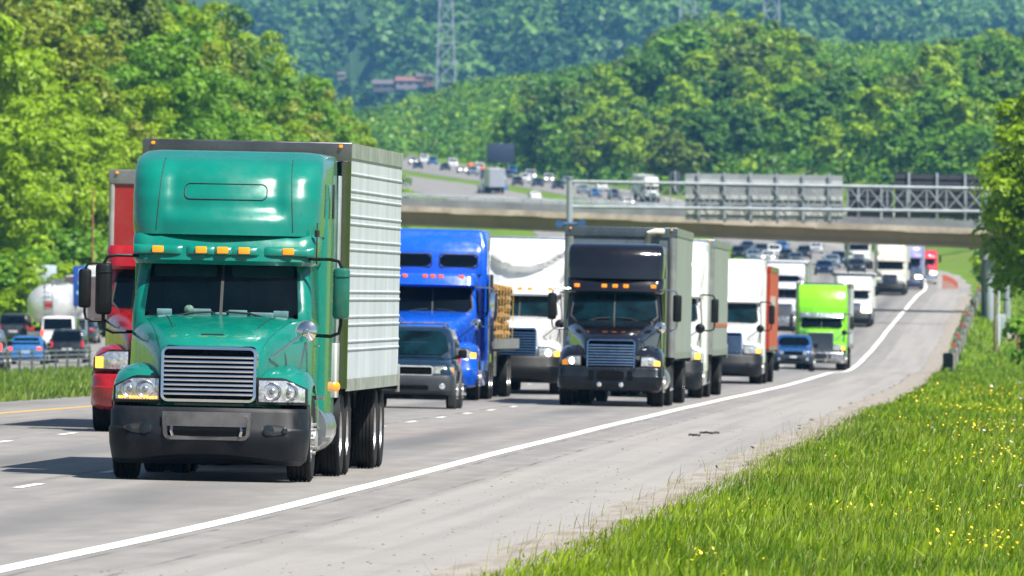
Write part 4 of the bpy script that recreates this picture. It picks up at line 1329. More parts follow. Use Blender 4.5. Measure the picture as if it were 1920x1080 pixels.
        q = fs[-1]; fs.append([(x*.96, lerp(y, YB-.25, .05), zt+.03) for x, y, z_ in q]); fs.append([(x*.85, lerp(y, YB-.3, .14), zt+.05) for x, y, z_ in q])
        fa = MB().loft(fs, True, True, True).build('roof_fairing', S.get('fairing_paint', P), t, smooth=50)
        def ffront(x, z):
            w_, yf = interp(ft, z); r_ = min(rc, w_*.6); x1 = w_-r_
            y = yf - fb*(1-min(1, (x/x1)**2)) if abs(x) <= x1 else yf + r_ - math.sqrt(max(0, r_*r_-(abs(x)-x1)**2))
            return y + (dz(x, z) if dz else 0)
        t['_'] = 0; del t['_']
        for (x0, x1, z0, z1) in S.get('roof_windows', ()):
            patch(ffront, x0, x1, z0, z1, .012, 8, 4, .10).build('sleeper_window', S.get('rwmat', GLASS), t)
            mm = MB(); ring(mm, x0-.03, x1+.03, z0-.03, z1+.03, .035, .08, ffront, .0, .018); mm.build('window_rim', SEAL if D else GLASS, t)
    else:
        ffront = cabfront
    # -- bonnet
    HP = S.get('hood_paint', P); wg = S.get('wg', .55); zg = S.get('zg', 1.60); zh = zw0+.0
    hs_ = []
    for y, f in ((.27, 0), (.31, .04), (.40, .12), (.7, .30), (1.15, .55), (1.6, .8), (2.06, 1.0)):
        e = f**.9
        top = lerp(zg, zh, f) + .05*math.sin(math.pi*f) - (.05 if f == 0 else 0); wt = lerp(wg-.09, W-.20, e); wsd = lerp(wg+.04, W-.005, e**1.15); zs = top - lerp(.20, .30, f); zb = lerp(.90, .85, f)
        half = [(0, top+.025), (wt*.35, top+.022), (wt*.7, top+.012), (wt*.93, top-.012), (lerp(wt, wsd, .45), top-.05), (lerp(wt, wsd, .8), lerp(top, zs, .55)), (wsd, zs), (wsd+.012, lerp(zs, zb, .4)), (wsd+.015, zb)]
        hs_.append([(x, y, z) for x, z in half[::-1]] + [(-x, y, z) for x, z in half[1:]])
    hood = MB(); hood.loft(hs_, False)
    hood.poly(hs_[0]); hood.build('hood', HP, t, smooth=55)
    # -- fenders with lamps
    zf = S.get('zf', 1.39)
    for sx in (-1, 1):
        st = []
        for y, zt_, zl_ in ((.20, zf-.24, .93), (.26, zf-.18, .90), (.40, zf-.10, .88), (.56, zf-.06, .72), (.66, zf-.04, .90), (.82, zf-.015, 1.04), (1.02, zf, 1.14), (1.25, zf, 1.17), (1.48, zf-.01, 1.14), (1.68, zf-.04, 1.04), (1.84, zf-.08, .90), (1.94, zf-.12, .66), (2.16, zf-.20, .62), (2.20, zf-.24, .62)):
            row = []
            for x, dz_ in ((.42, -.02), (.60, .0), (.78, .012), (.94, .0), (1.06, -.04), (1.14, -.10), (1.18, -.20), (hb, -.30), (hb, None)):
                z = zl_ if dz_ is None else max(zl_, zt_+dz_)
                sweep = .34*max(0, (x-.62)/.57)**2.2*max(0, 1-(y-.2)/.7)
                row.append((sx*x, y+sweep, z))
            st.append(row)
        fm = MB(); fm.loft(st, False)
        fr = st[0]; fm.poly([*fr, (sx*.42, .20, .90)]); fm.build('fender', HP, t, smooth=55)
        fy = lambda x, z: .20 + .34*max(0, (abs(x)-.62)/.57)**2.2
        hz0, hz1 = S.get('hz', (.96, 1.20)); hx0, hx1 = S.get('hx', (.60, 1.135))
        lit = S.get('lit', ())
        if D >= 1:
            bz = MB()
            def bez(a, b):
                x = sx*lerp(hx0-.03, hx1+.03, a); z = lerp(hz0-.03, hz1+.05 - (.13*max(0, a-.55)/.45 if sx else 0), b)
                return (x, fy(x, z)-.006, z)
            bz.grid(bez, 10, 3).build('lamp_bezel', S.get('bezel', SEAL), t)
        hl = MB()
        def lens(a, b):
            x = sx*lerp(hx0, hx1, a); z = lerp(hz0, hz1 + .015 - .10*max(0, a-.6)/.4, b)
            return (x, fy(x, z)-.014-.012*math.sin(math.pi*b), z)
        hl = hl.grid(lens, 10, 4).build('headlight', LENS if D else (LAMPON if sx in lit else LAMP), t)
        if D >= 1:
            r_ = .40*(hz1-hz0)
            for k, f in enumerate((.30, .66) if D == 2 or S.get('twin') else (.42,)):
                x = sx*lerp(hx0, hx1, f); z = (hz0+hz1)/2+.005
                mm = MB(); mm.disc((x, fy(x, z)-.016, z), r_, (sx*.12, -1, 0), 18, .028); mm.build('lamp_bowl', (LAMPON if sx in lit else LAMP), hl)
                if D == 2:
                    mm = MB(); mm.disc((x, fy(x, z)-.047, z), r_*.38, (0, -1, 0), 12, .014); mm.build('bulb_cap', CHROMED, hl)
                    mm = MB(); n_ = 20
                    mm.tube([(x+sx*0+1.08*r_*math.cos(2*math.pi*i/n_), fy(x, z)-.03, z+1.08*r_*math.sin(2*math.pi*i/n_)) for i in range(n_+1)], .010, 5); mm.build('bowl_ring', CHROMED, hl)
            if S.get('indicator', True):
                mm = MB()
                if S.get('led') and sx == -1:
                    for k in range(14):
                        x = sx*lerp(hx0+.03, hx1-.05, k/13); mm.rbox(x-.013, x+.013, fy(x, 0)-.045, fy(x, 0)-.012, hz0+.012, hz0+.040, .008, 3, 'y')
                    mm.build('amber_strip', AMBON, hl)
                elif not S.get('led'):
                    def ind(a, b):
                        x = sx*lerp(hx1-.13, hx1, a); z = lerp(hz0+.015, hz1-.07, b); return (x, fy(x, z)-.034, z)
                    mm.grid(ind, 4, 2).build('indicator', AMBON if sx in S.get('ind_on', ()) else AMB, hl)
    # -- grille
    zg0 = S.get('zg0', .93); gw = S.get('gw', .545)
    gy = lambda x, z: .135 + .10*max(0, z-1.0) 
    fm = S.get('gframe', CHROME)
    gr = MB(); ring(gr, -gw, gw, zg0, zg+.02, S.get('gbar', .065), .10, gy, -.06, .055, 5); gr = gr.build('grille', fm, t)
    bk = MB(); bk.grid(lambda a, b: (lerp(-gw+.03, gw-.03, a), gy(0, lerp(zg0+.03, zg-.01, b))+.015, lerp(zg0+.03, zg-.01, b)), 2, 4); bk.build('grille_back', S.get('gback', VOID), gr)
    nb = S.get('bars', 9)
    if S.get('mesh_grille'):
        mm = MB()
        for k in range(17):
            x = lerp(-gw+.05, gw-.05, k/16); mm.box(x-.010, x+.010, gy(0,zg0)-.0, gy(0,zg0)+.012+.06, zg0+.04, zg-.02)
        for k in range(13):
            z = lerp(zg0+.06, zg-.04, k/12); mm.box(-gw+.04, gw-.04, gy(0,z)-.012, gy(0,z)+.004, z-.012, z+.012)
        mm.build('grille_mesh', S.get('barmat', CHROMED), gr, smooth=0)
    else:
        mm = MB()
        for k in range(nb):
            z = lerp(zg0+.11, zg-.12, k/(nb-1)); mm.rbox(-gw+.045, gw-.045, gy(0, z)-.035, gy(0, z)+.005, z-.017, z+.017, .012, 2, 'x')
        mm.build('grille_bars', S.get('barmat', CHROME), gr)
    # -- bumper
    BM = S.get('bumper', GREYP); bt = S.get('bt', .88); bb = S.get('bb', .20); br_ = S.get('br', .34)
    bs = []
    btab = [(bb, hb-.10, .16), (bb+.06, hb-.03, .05), (lerp(bb, bt, .35), hb, .0), (lerp(bb, bt, .62), hb+.01, .0), (lerp(bb, bt, .66), hb-.01, .022), (bt-.05, hb-.01, .03), (bt, hb-.04, .07)]
    for z, w_, yf in btab:
        q = plan(w_, w_, yf, .62, br_, S.get('bbulge', .10), z, 16, 2, 6)
        f = 1-(z-bb)/(bt-bb)
        q = [(x, y, z_ + S.get('arch', .075)*f*f*max(0, 1-(x/.85)**2)) for x, y, z_ in q]
        bs.append(q)
    bp = MB().loft(bs, True, True, True).build('bumper', BM, t, smooth=45)
    bfr = lambda x, z: interp(btab, z)[1] - S.get('bbulge', .10)*(1-min(1, (x/(hb-br_))**2)) if abs(x) < hb-br_ else interp(btab, z)[1] + br_-math.sqrt(max(0, br_**2-(abs(x)-hb+br_)**2))
    if D >= 1:
        if S.get('insert', True):
            mm = MB(); ring(mm, -.53, .53, .475, .84, .085, .10, bfr, -.02, .028, 5, -.56, .56); mm.build('bumper_surround', S.get('insmat', CHROMED), bp)
            patch(bfr, -.53, .53, .655, .83, .026, 12, 3).build('bumper_plate', S.get('insmat', CHROMED), bp)
            patch(bfr, -.46, .46, .545, .66, .012, 12, 3).build('air_slot', VOID, bp)
            for sx in (-1, 1):
                mm = MB(); mm.tube([(sx*.415, bfr(.41,.6)-.015, .645), (sx*.42, bfr(.41,.6)-.055, .60), (sx*.405, bfr(.41,.6)-.015, .55)], .018, 6); mm.build('tow_hook', CHROME, bp)
        elif S.get('slots'):
            for x0, x1 in ((-.50,-.38), (-.31,.31), (.38,.50)): patch(bfr, x0, x1, bt-.30, bt-.08, .008, 6, 3, .06).build('air_slot', VOID, bp)
            for x in (-.25, .25):
                mm = MB(); mm.disc((x, bfr(x, bt-.4)-.012, bt-.40), .055, (0,-1,0), 14, .02); mm.build('fog_light', LAMP, bp)
        if S.get('fogs', True):
            for sx in (-1, 1):
                mm = MB()
                def rec(a, b):
                    x = sx*lerp(.66, 1.0, a); z = .625 + (b-.5)*.15*math.sin(math.pi*min(1, max(.05, a*.9+.08)))**.5*(1-.35*a); return (x, bfr(x, z)-.006, z)
                mm.grid(rec, 10, 4).build('fog_recess', SEAL, bp)
                for f, rr in ((.74, .066), (.93, .036)):
                    mm = MB(); x = sx*f; mm.disc((x, bfr(x, .62)-.012, .625), rr, (sx*.25, -1, 0), 16, .012); mm.build('fog_light', M('fog_glass', (.010,.018,.025), .2, .1, .2), bp)
    # -- mirrors
    zm = S.get('zm', 2.27); xm = S.get('xm', 1.44); MM = S.get('mirror', (BLACKP, BLACKP)); mh = S.get('mh', .31)
    for sx in (-1, 1):
        mr = MB(); mr.rbox(sx*xm-.10, sx*xm+.10, 2.02, 2.20, zm-mh, zm+mh, .07, 4); mr = mr.build('mirror', MM[0 if sx < 0 else 1], t)
        if D >= 1:
            za, zb = zm+mh+.10, zm-mh-.20
            mm = MB(); mm.tube([(sx*(W-.05), 2.2, za), (sx*(xm-.14), 2.12, za), (sx*(xm-.04), 2.11, za-.02), (sx*xm, 2.11, za-.10), (sx*xm, 2.11, zm+mh-.02)], .020, 7)
            mm.build('mirror_arm', S.get('armmat', BLACKP), mr); mm = MB()
            mm.tube([(sx*(W-.02), 2.25, zb), (sx*(xm-.12), 2.12, zb-.01), (sx*(xm-.02), 2.11, zb+.03), (sx*xm, 2.11, zb+.14), (sx*xm, 2.11, zm-mh+.02)], .022, 7)
            mm.build('mirror_arm', S.get('armmat', BLACKP), mr)
            if D == 2:
                mm = MB(); mm.rbox(sx*xm-.105, sx*xm+.105, 2.012, 2.2, zm+.20, zm+.206, .07, 4); mm.build('mirror_seam', SEAL, mr)
        if D >= 1 and S.get('hood_mirror', (1,)) and sx in S.get('hood_mirror', (1,)):
            hc = Vector((sx*1.10, .95, zf+.42)); k = MB(); k.disc(hc, .13, (-sx*.1, -1, .05), 18, .05); k.disc(hc+Vector((0,.004,0)), .13, (0, 1, 0), 18)
            k = k.build('hood_mirror', S.get('hmm', CHROME), t)
            mm = MB(); mm.tube([hc+Vector((0,.02,-.1)), (sx*1.04, .92, zf-.03)], .014, 5); mm.tube([hc+Vector((0,.02,-.05)), (sx*1.10, 1.3, zf-.06)], .014, 5); mm.tube([hc+Vector((0,0,0)), (sx*.70, .55, zf+.08)], .013, 5); mm.cyl(hc+Vector((0,-.05,0)), hc+Vector((0,-.10,0)), .035, .02, 8)
            mm.build('hood_mirror_stay', BLACKP if S.get('hmm') else CHROMED, k)
    # -- chassis, tanks, wheels
    ye = S.get('ye', 8.6)
    m = MB(); m.box(-.42, -.34, .6, ye, .70, .96); m.box(.34, .42, .6, ye, .70, .96); m.box(-.95, .95, 1.1, 1.4, .42, .62); m.box(-.9, .9, 2.3, YB, .45, .72); m.box(-.5, .5, .9, 2.3, .45, .9)
    m.build('chassis', CHAS, t, smooth=0)
    SK = S.get('skirt')
    for sx in (-1, 1):
        if SK:
            m = MB(); m.rbox(sx*1.14-.05, sx*1.14+.05, 2.25, YB+.1, .34, .95, .04); m.build('side_skirt', SK, t)
        else:
            m = MB(); m.cyl((sx*.93, 3.0, .62), (sx*.93, 4.9, .62), .31, None, 18); m.build('fuel_tank', CHROMED, t)
            m = MB(); m.box(sx*.95-.22, sx*.95+.22, 2.3, 2.85, .38, .42); m.box(sx*.95-.22, sx*.95+.22, 2.3, 2.85, .62, .66); m.build('step', CHROMED, t, smooth=0)
    rz = .52
    if D == 0:
        for sx in (-1, 1):
            for y, x in ((1.25, 1.04), (6.3, 1.05), (7.6, 1.05)):
                w = link('wheel', RM_G[sx], t); w.location = (sx*x, y, rz); link('tyre', TY_L, w)
    else:
        for sx in (-1, 1):
            add_wheel(t, sx*1.045, 1.25, rz, sx, TY_S, RM_S[sx])
            for y in (6.3, 7.6):
                add_wheel(t, sx*1.095, y, rz, sx, TY_D, RM_D[sx]); add_wheel(t, sx*.79, y, rz, sx, TY_D, RM_G[sx])
            m = MB()
            m.loft([[(sx*.66, 6.3-.66*math.cos(a), rz+.62*math.sin(a)), (sx*1.22, 6.3-.66*math.cos(a), rz+.62*math.sin(a)), (sx*1.22, 6.3-.69*math.cos(a), rz+.65*math.sin(a)), (sx*.66, 6.3-.69*math.cos(a), rz+.65*math.sin(a))] for a in [R(-10+100*k/8) for k in range(9)]], True, True, True)
            m.build('mudguard', GREYP, t)
    for (x, y, z0, z1, rr) in S.get('stacks', ()):
        m = MB(); m.cyl((x, y, z0), (x, y, z1), rr, None, 14); m.cyl((x, y, z0+.5), (x, y, z1-.9), rr*1.35, None, 14); m.build('exhaust_stack', CHROME, t)
    tr = S.get('trailer')
    if tr: make_trailer(t, tr, D)
    return t, dict(cabfront=cabfront, vfront=vfront, ffront=ffront, bfr=bfr)

def make_trailer(t, T, D):
    y0 = T.get('y0', 5.75); L = T['L']; w = T.get('w', 1.30); z0 = T.get('z0', 1.13); z1 = T.get('z1', 4.13); y1 = y0+L
    FM, SM = T['front'], T['side']
    yw = T.get('yw', (L*.70, L*.70+1.3))
    if T.get('flat'):
        b = MB(); b.rbox(-w, w, y0, y1, 1.28, 1.42, .02, axis='y'); b.box(-.5, -.38, y0+.6, y1-.3, .9, 1.28); b.box(.38, .5, y0+.6, y1-.3, .9, 1.28)
        for k in range(14): b.box(-w+.05, w-.05, y0+.5+k*(L-1)/13, y0+.6+k*(L-1)/13, 1.16, 1.28)
        tb = b.build('flatbed_trailer', SM, t, smooth=0)
        for sx in (-1, 1):
            m = MB(); m.box(sx*w-.02, sx*w+.03, y0, y1, 1.22, 1.46); m.build('side_rail', T.get('trim', TRIM), tb, smooth=0)
            m = MB(); m.box(sx*1.0-.2, sx*1.0+.2, y0+2.5, y0+4.2, .55, 1.15); m.build('tool_box', CHROMED, tb, smooth=0)
        m = MB(); m.rbox(-w, w, y0-.06, y0+.02, 1.42, 2.5, .05, axis='y'); m.build('headboard', CHROMED, tb)
    else:
        r = T.get('r', .10); b = MB()
        def sec(y, ins):
            a = w-ins
            return [(a, y, z0+ins), (a, y, z1-.05-ins), (a-.05, y, z1-ins), (-a+.05, y, z1-ins), (-a, y, z1-.05-ins), (-a, y, z0+ins)]
        b.mat(0)
        b.poly(sec(y0, .04)); b.mat(0).loft([sec(y0, .04), sec(y0+.05, .0)], True)
        # sides, roof, floor, rear
        s0, s1 = sec(y0+.05, 0), sec(y1, 0)
        for j in range(6):
            k = (j+1) % 6; b.mat(1 if j in (0, 4) else 2)
            b.poly([s0[j], s0[k], s1[k], s1[j]])
        b.mat(0).poly(sec(y1, 0)[::-1])
        if T.get('ribs'):
            b.mat(1)
            for z in T['ribs']:
                for sx in (-1, 1):
                    b.loft([[(sx*(w-.01), y, z-.020), (sx*(w+.010), y, z-.013), (sx*(w+.014), y, z), (sx*(w+.010), y, z+.013), (sx*(w-.01), y, z+.020)] for y in (y0+.06, y1-.02)], True, True, True)
        if T.get('panels'):
            b.mat(1)
            n = int(L/1.22)
            for k in range(1, n):
                y = y0 + L*k/n
                for sx in (-1, 1): b.box(sx*(w+.001)-.006, sx*(w+.001)+.006, y-.02, y+.02, z0+.1, z1-.1)
        tb = b.build('trailer', [FM, SM, ROOFM], t, smooth=25)
        tm = T.get('trim', TRIM)
        m = MB(); m.rbox(-w-.012, w+.012, y0-.03, y0+.10, z1-.22, z1+.02, .02, axis='x'); m.build('nose_rail', T.get('nose', TRIMD), tb)
        if D >= 1:
            for sx in (-1, 1):
                m = MB(); m.box(sx*(w+.004)-.012, sx*(w+.004)+.012, y0+.1, y1, z1-.17, z1+.015); m.build('top_rail', tm, tb, smooth=0)
                m = MB(); m.box(sx*(w+.004)-.014, sx*(w+.004)+.014, y0+.1, y1, z0-.03, z0+.12); m.build('bottom_rail', T.get('btrim', tm), tb, smooth=0)
                m = MB(); cr = T.get('cr', .115); m.cyl((sx*(w-cr*.9), y0+cr*.5, z0), (sx*(w-cr*.9), y0+cr*.5, z1-.22), cr, None, 16); m.build('corner_post', T.get('corner', tm), tb)
                m = MB(); m.rbox(sx*(w-.12)-.024, sx*(w-.12)+.024, y0-.06, y0-.02, z1-.05, z1-.01, .012, 3, 'y'); m.build('marker_light', AMB, tb)
                m = MB(); m.box(sx*.75-.06, sx*.75+.06, y0+2.2, y0+2.32, .35, z0); m.build('landing_leg', CHAS, tb, smooth=0)
                m = MB(); m.rbox(sx*w-.03, sx*w+.03, y1-.06, y1+.02, z0-.12, z0+.25, .02); m.build('rear_post', tm, tb)
            m = MB(); m.box(-w, w, y1-.12, y1+.04, z0-.08, z0+.12); m.box(-1.1, 1.1, y1-.2, y1-.12, .55, .65); m.box(-.7, -.6, y1-.2, y1-.12, .6, z0); m.box(.6, .7, y1-.2, y1-.12, .6, z0); m.build('rear_sill', CHAS, tb, smooth=0)
    m = MB(); m.box(-.9, .9, y0+yw[0]-1.0, y0+yw[1]+1.0, .78, min(1.12, z0)); m.box(-1.0, 1.0, y0+yw[0]-.1, y0+yw[0]+.1, .42, .6); m.box(-1.0, 1.0, y0+yw[1]-.1, y0+yw[1]+.1, .42, .6)
    m.box(-.45, .45, y0+.2, y0+2.0, 1.0, z0 if not T.get('flat') else 1.2); m.build('bogie', CHAS, tb, smooth=0)
    for y in yw:
        for sx in (-1, 1):
            for x in ((1.09, .78) if D >= 1 else (1.06,)):
                w_ = link('trailer_wheel', WHEEL_T[(sx, 1 if D else 0)], tb); w_.location = (sx*x, y0+y, .52)
    return tb
def merge_mesh(name, parts):
    bm = bmesh.new(); mats = []
    for me in parts:
        b2 = bmesh.new(); b2.from_mesh(me); o = len(mats); mats.append(me.materials[0])
        tmp = bpy.data.meshes.new('tmp')
        for f in b2.faces: f.material_index = o
        b2.to_mesh(tmp); bm.from_mesh(tmp); b2.free(); bpy.data.meshes.remove(tmp)
    me = bpy.data.meshes.new(name); bm.to_mesh(me); bm.free()
    for m in mats: me.materials.append(m)
    return me
WHEEL_T = {(s, k): merge_mesh('trailer_wheel', [TY_D if k else TY_L, RM_D[s] if k else RM_G[s]]) for s in (-1, 1) for k in (0, 1)}

# ------------------------------------------------------------------ cars
CT = {k: tyre_mesh('car_tyre', r, .22, 20, False, r*.66) for k, r in (('s', .33), ('l', .37))}
CR = {(k, s): rim_mesh('car_rim', r*.66, .20, RIMW, False, 18, 5, s) for k, r in (('s', .33), ('l', .37)) for s in (-1, 1)}
KINDS_C = {
 # L, half width, hood z, belt z, roof z, ground clearance, wheels, cowl y, roof front y, roof back y, glass back y, tail deck z
 'suv': dict(L=4.45, w=.90, zh=.98, zb=1.06, zr=1.70, zc=.28, wk='l', yc=1.12, yrf=1.75, yrb=4.05, yb=4.32, zd=1.06, wr=.68),
 'sedan': dict(L=4.75, w=.90, zh=.86, zb=.93, zr=1.43, zc=.22, wk='s', yc=1.35, yrf=2.05, yrb=3.30, yb=4.05, zd=1.00, wr=.62),
 'hatch': dict(L=4.1, w=.87, zh=.88, zb=.96, zr=1.52, zc=.22, wk='s', yc=1.05, yrf=1.75, yrb=3.6, yb=3.98, zd=.98, wr=.63),
 'pickup': dict(L=5.3, w=.92, zh=1.02, zb=1.10, zr=1.68, zc=.34, wk='l', yc=1.45, yrf=2.0, yrb=2.95, yb=3.15, zd=1.08, wr=.68),
 'van': dict(L=5.0, w=.97, zh=1.05, zb=1.15, zr=1.92, zc=.26, wk='l', yc=.95, yrf=1.6, yrb=4.75, yb=4.95, zd=1.15, wr=.80),
}
def make_car(S):
    K = dict(KINDS_C[S['kind']]); K.update(S.get('dim', {})); P = S['paint']; D = S.get('detail', 1); F = S.get('front', True)
    t = empty(S.get('name', {'suv': 'suv', 'pickup': 'pickup_truck', 'van': 'passenger_van'}.get(S['kind'], 'car'))); tag(t, S['label'], S.get('cat', {'suv': 'suv', 'pickup': 'pickup', 'van': 'van'}.get(S['kind'], 'car')), S.get('group'))
    L, w, zc = K['L'], K['w'], K['zc']
    st = []
    for y, f, zt, zl in ((0, .86, K['zh']-.20, zc+.16), (.06, .92, K['zh']-.08, zc+.04), (.25, .965, K['zh']-.02, zc), (K['yc']*.6, .99, K['zh']+.03, zc), (K['yc'], 1, K['zb'], zc), (L*.5, 1, K['zb'], zc), (L*.75, 1, K['zb']+.01, zc), (L-.5, .985, max(K['zd'], K['zb']*.98), zc), (L-.12, .95, K['zd']-.02, zc+.04), (L-.02, .90, K['zd']-.12, zc+.12)):
        a = w*f
        half = [(0, zt+.025), (a*.55, zt+.018), (a*.84, zt-.005), (a*.94, zt-.06), (a, lerp(zl, zt, .66)), (a*1.0, lerp(zl, zt, .40)), (a*.97, zl+.08), (a*.90, zl)]
        st.append([(x, y, z) for x, z in half[::-1]] + [(-x, y, z) for x, z in half[1:]])
    b = MB(); b.loft(st, True, True, True)
    if S['kind'] == 'pickup':
        pass
    body = b.build('body', [P], t, smooth=50)
    zb, zr = K['zb']-.02, K['zr']
    c0 = [(w*.93, K['yc'], K['yb'], zb), (w*.90, lerp(K['yc'], K['yrf'], .45), lerp(K['yb'], K['yrb'], .45), lerp(zb, zr, .5)), (K['wr']*1.04, lerp(K['yc'], K['yrf'], .93), lerp(K['yb'], K['yrb'], .92), zr-.06), (K['wr']*.95, K['yrf']+.06, K['yrb']-.06, zr-.012), (K['wr']*.6, K['yrf']+.4, K['yrb']-.4, zr+.02)]
    MB().loft([plan(a, a, yf, yb, .14, .06, z, 10, 3, 4, rb=.10) for a, yf, yb, z in c0], True, False, True).build('cabin', P, t, smooth=45)
    gm = S.get('glass', GLASS)
    def front_y(x, z):
        f = (z-zb)/(zr-zb); return lerp(K['yc'], K['yrf'], f) - .06*(1-min(1, (x/(w*.78))**2))
    def back_y(x, z):
        f = (z-zb)/(zr-zb); return lerp(K['yb'], K['yrb'], f)
    z_0, z_1 = zb+.07, zr-.09
    xw0, xw1 = w*.80, K['wr']*.94
    patch(front_y, -xw0, xw0, z_0, z_1, .03, 10, 4, .08, -xw1, xw1).build('windshield', gm, t)
    mm = MB(); mm.grid(lambda a, b_: (lerp(lerp(-xw0, xw0, a), lerp(-xw1, xw1, a), b_), back_y(0, lerp(z_0+.04, z_1, b_))+.03, lerp(z_0+.04, z_1, b_)), 6, 3); mm.build('rear_window', gm, t)
    for sx in (-1, 1):
        xa, xb = sx*(w*.93+.012), sx*(K['wr']*1.05+.02)
        q = [(xa, K['yc']+.45, z_0), (xa, K['yb']-.35, z_0), (xb, K['yrb']-.20, z_1), (xb, K['yrf']+.20, z_1)]
        MB().grid(lambda a, b_: tuple(Vector(q[0]).lerp(Vector(q[1]), a).lerp(Vector(q[3]).lerp(Vector(q[2]), a), b_) + Vector((sx*.018*math.sin(math.pi*b_)*.9, 0, 0))), 4, 4).build('side_window', gm, t)
    # lamps and bumpers
    zlf, zlr = K['zh']-.20, K['zd']-.20
    for sx in (-1, 1):
        m = MB(); m.grid(lambda a, b_: (sx*lerp(w*.50, w*.93, a), -.012 + .20*max(0, a-.15)**2, zlf + lerp(-.075, .075, b_)), 6, 2)
        h = m.build('headlight', LAMPON if S.get('lights_on') else LENS, t)
        if D:
            m = MB(); m.grid(lambda a, b_: (sx*lerp(w*.86, w*.97, a), .085 + .20*a, zlf + lerp(-.07, .06, b_)), 3, 2).build('indicator', AMB, h)
        m = MB(); th = .30 if S['kind'] in ('suv', 'van', 'pickup') else .13
        m.rbox(sx*w*.80-.11 if th < .2 else sx*w*.86-.07, sx*w*.80+.11 if th < .2 else sx*w*.86+.07, L-.16, L+.012, zlr-.05, zlr-.05+th, .03, 3, 'y')
        m.build('tail_light', REDON if S.get('tail_on') else REDL, t)
        m = MB(); m.rbox(sx*(w+.10)-.09, sx*(w+.10)+.09, K['yc']+.42, K['yc']+.56, K['zb']-.02, K['zb']+.17, .05, 3, 'y'); m.box(sx*w-.06, sx*w+.06, K['yc']+.44, K['yc']+.54, K['zb']-.02, K['zb']+.04); m.build('mirror', S.get('mirror_mat', BLACKP), t)
    BPm = S.get('bumper', P)
    m = MB(); m.loft([plan(w*f, w*f, y, .42, .24, .05, z, 10, 2, 5) for z, f, y in ((zc+.02, .95, .02), (zc+.10, 1.0, -.07), (zlf-.20, 1.0, -.085), (zlf-.11, .985, -.05))], True, True, True); fbm = m.build('front_bumper', BPm, t, smooth=45)
    m = MB(); m.loft([[(x, L-y+.0, z) for x, y, z in plan(w*f, w*f, y, .42, .24, .04, z, 10, 2, 5)] for z, f, y in ((zc+.02, .95, .02), (zc+.10, 1.0, -.06), (zlr-.32, 1.0, -.07), (zlr-.20, .985, -.03))], True, True, True); m.build('rear_bumper', BPm, t, smooth=45)
    m = MB(); m.rbox(-w*.46, w*.46, -.04, .05, zlf-.10, zlf+.07, .05, 4, 'y'); g = m.build('grille', VOID, t)
    if D:
        m = MB(); ring(m, -w*.50, w*.50, zlf-.13, zlf+.09, .035, .07, lambda x, z: -.03, -.01, .03, 4); m.build('grille_surround', S.get('gsur', CHROMED), g)
        m = MB(); m.rbox(-w*.40, w*.40, -.095-.05, -.06, zc+.13, zc+.22, .03, 3, 'y'); m.build('air_intake', VOID, fbm)
        for sx in (-1, 1):
            m = MB(); m.disc((sx*w*.72, -.083, zc+.20), .065, (sx*.2,-1,0), 14, .02); m.build('fog_light', LAMP, fbm)
    m = MB(); m.rbox(-.26, .26, L-.06, L+.016, K['zd']-.42, K['zd']-.28, .02, 3, 'y'); m.build('licence_plate', M('plate_pale', (.5,.52,.54), .5), t)
    if S.get('plate'):
        m = MB(); m.rbox(-.16, .16, -.15, -.12, zc+.24, zc+.34, .02, 3, 'y'); m.build('front_plate', MATS['plate_pale'], t)
    if S.get('rack'):
        for sx in (-1, 1):
            m = MB(); m.tube([(sx*K['wr']*.85, K['yrf']+.15, zr+.0), (sx*K['wr']*.85, K['yrf']+.3, zr+.07), (sx*K['wr']*.85, K['yrb']-.4, zr+.07), (sx*K['wr']*.85, K['yrb']-.2, zr)], .022, 6); m.build('roof_rail', CHROMED, t)
        m = MB(); m.tube([(-K['wr']*.85, K['yrf']+.55, zr+.07), (K['wr']*.85, K['yrf']+.55, zr+.07)], .02, 6); m.build('cross_bar', CHROMED, t)
    if S['kind'] == 'pickup':
        m = MB(); m.box(-w*.8, w*.8, K['yb']+.1, L-.15, K['zb']+.0, K['zb']+.035); m.build('bed_cover', BLACKP, t, smooth=0)
    # arches and wheels
    k = K['wk']; r = .37 if k == 'l' else .33
    for sx in (-1, 1):
        for y in (L*.19, L*.80):
            m = MB(); m.cyl((sx*(w-.14), y, r+.02), (sx*(w+.012), y, r+.02), r+.07, None, 20); m.build('wheel_arch', S.get('arch', SEAL), t)
            wl = link('wheel', CR[(k, sx)], t); wl.location = (sx*(w-.085), y, r); link('tyre', CT[k], wl)
    m = MB(); m.box(-w*.8, w*.8, .3, L-.3, zc-.03, zc+.1); m.build('underbody', CHAS, t, smooth=0)
    return t
# ------------------------------------------------------------------ the trucks coming towards the camera
def hero_glass():
    m = bpy.data.materials.new('clear_windscreen'); m.use_nodes = True; nt = m.node_tree; nt.nodes.clear()
    out = nt.nodes.new('ShaderNodeOutputMaterial'); tr = nt.nodes.new('ShaderNodeBsdfTransparent'); tr.inputs[0].default_value = (.55, .74, .78, 1)
    b = nt.nodes.new('ShaderNodeBsdfPrincipled'); b.inputs['Base Color'].default_value = (.004, .014, .022, 1)
    tc = nt.nodes.new('ShaderNodeTexCoord'); n = noise_n(nt, tc.outputs['Object'], 3.0, 5)
    nt.links.new(ramp(nt, n, .3, .7, .03, .10), b.inputs['Roughness'])
    mx = nt.nodes.new('ShaderNodeMixShader'); nt.links.new(ramp(nt, n, .35, .75, .24, .36), mx.inputs[0])
    nt.links.new(tr.outputs[0], mx.inputs[1]); nt.links.new(b.outputs[0], mx.inputs[2]); nt.links.new(mx.outputs[0], out.inputs[0])
    return m
HG = hero_glass()
PG = paint('green_paint', (.0, .165, .124), .26, .6, .05)
SILV = side_sheet('silver_side', (.52, .57, .615), freq=8.5, metal=.0, rough=.5)
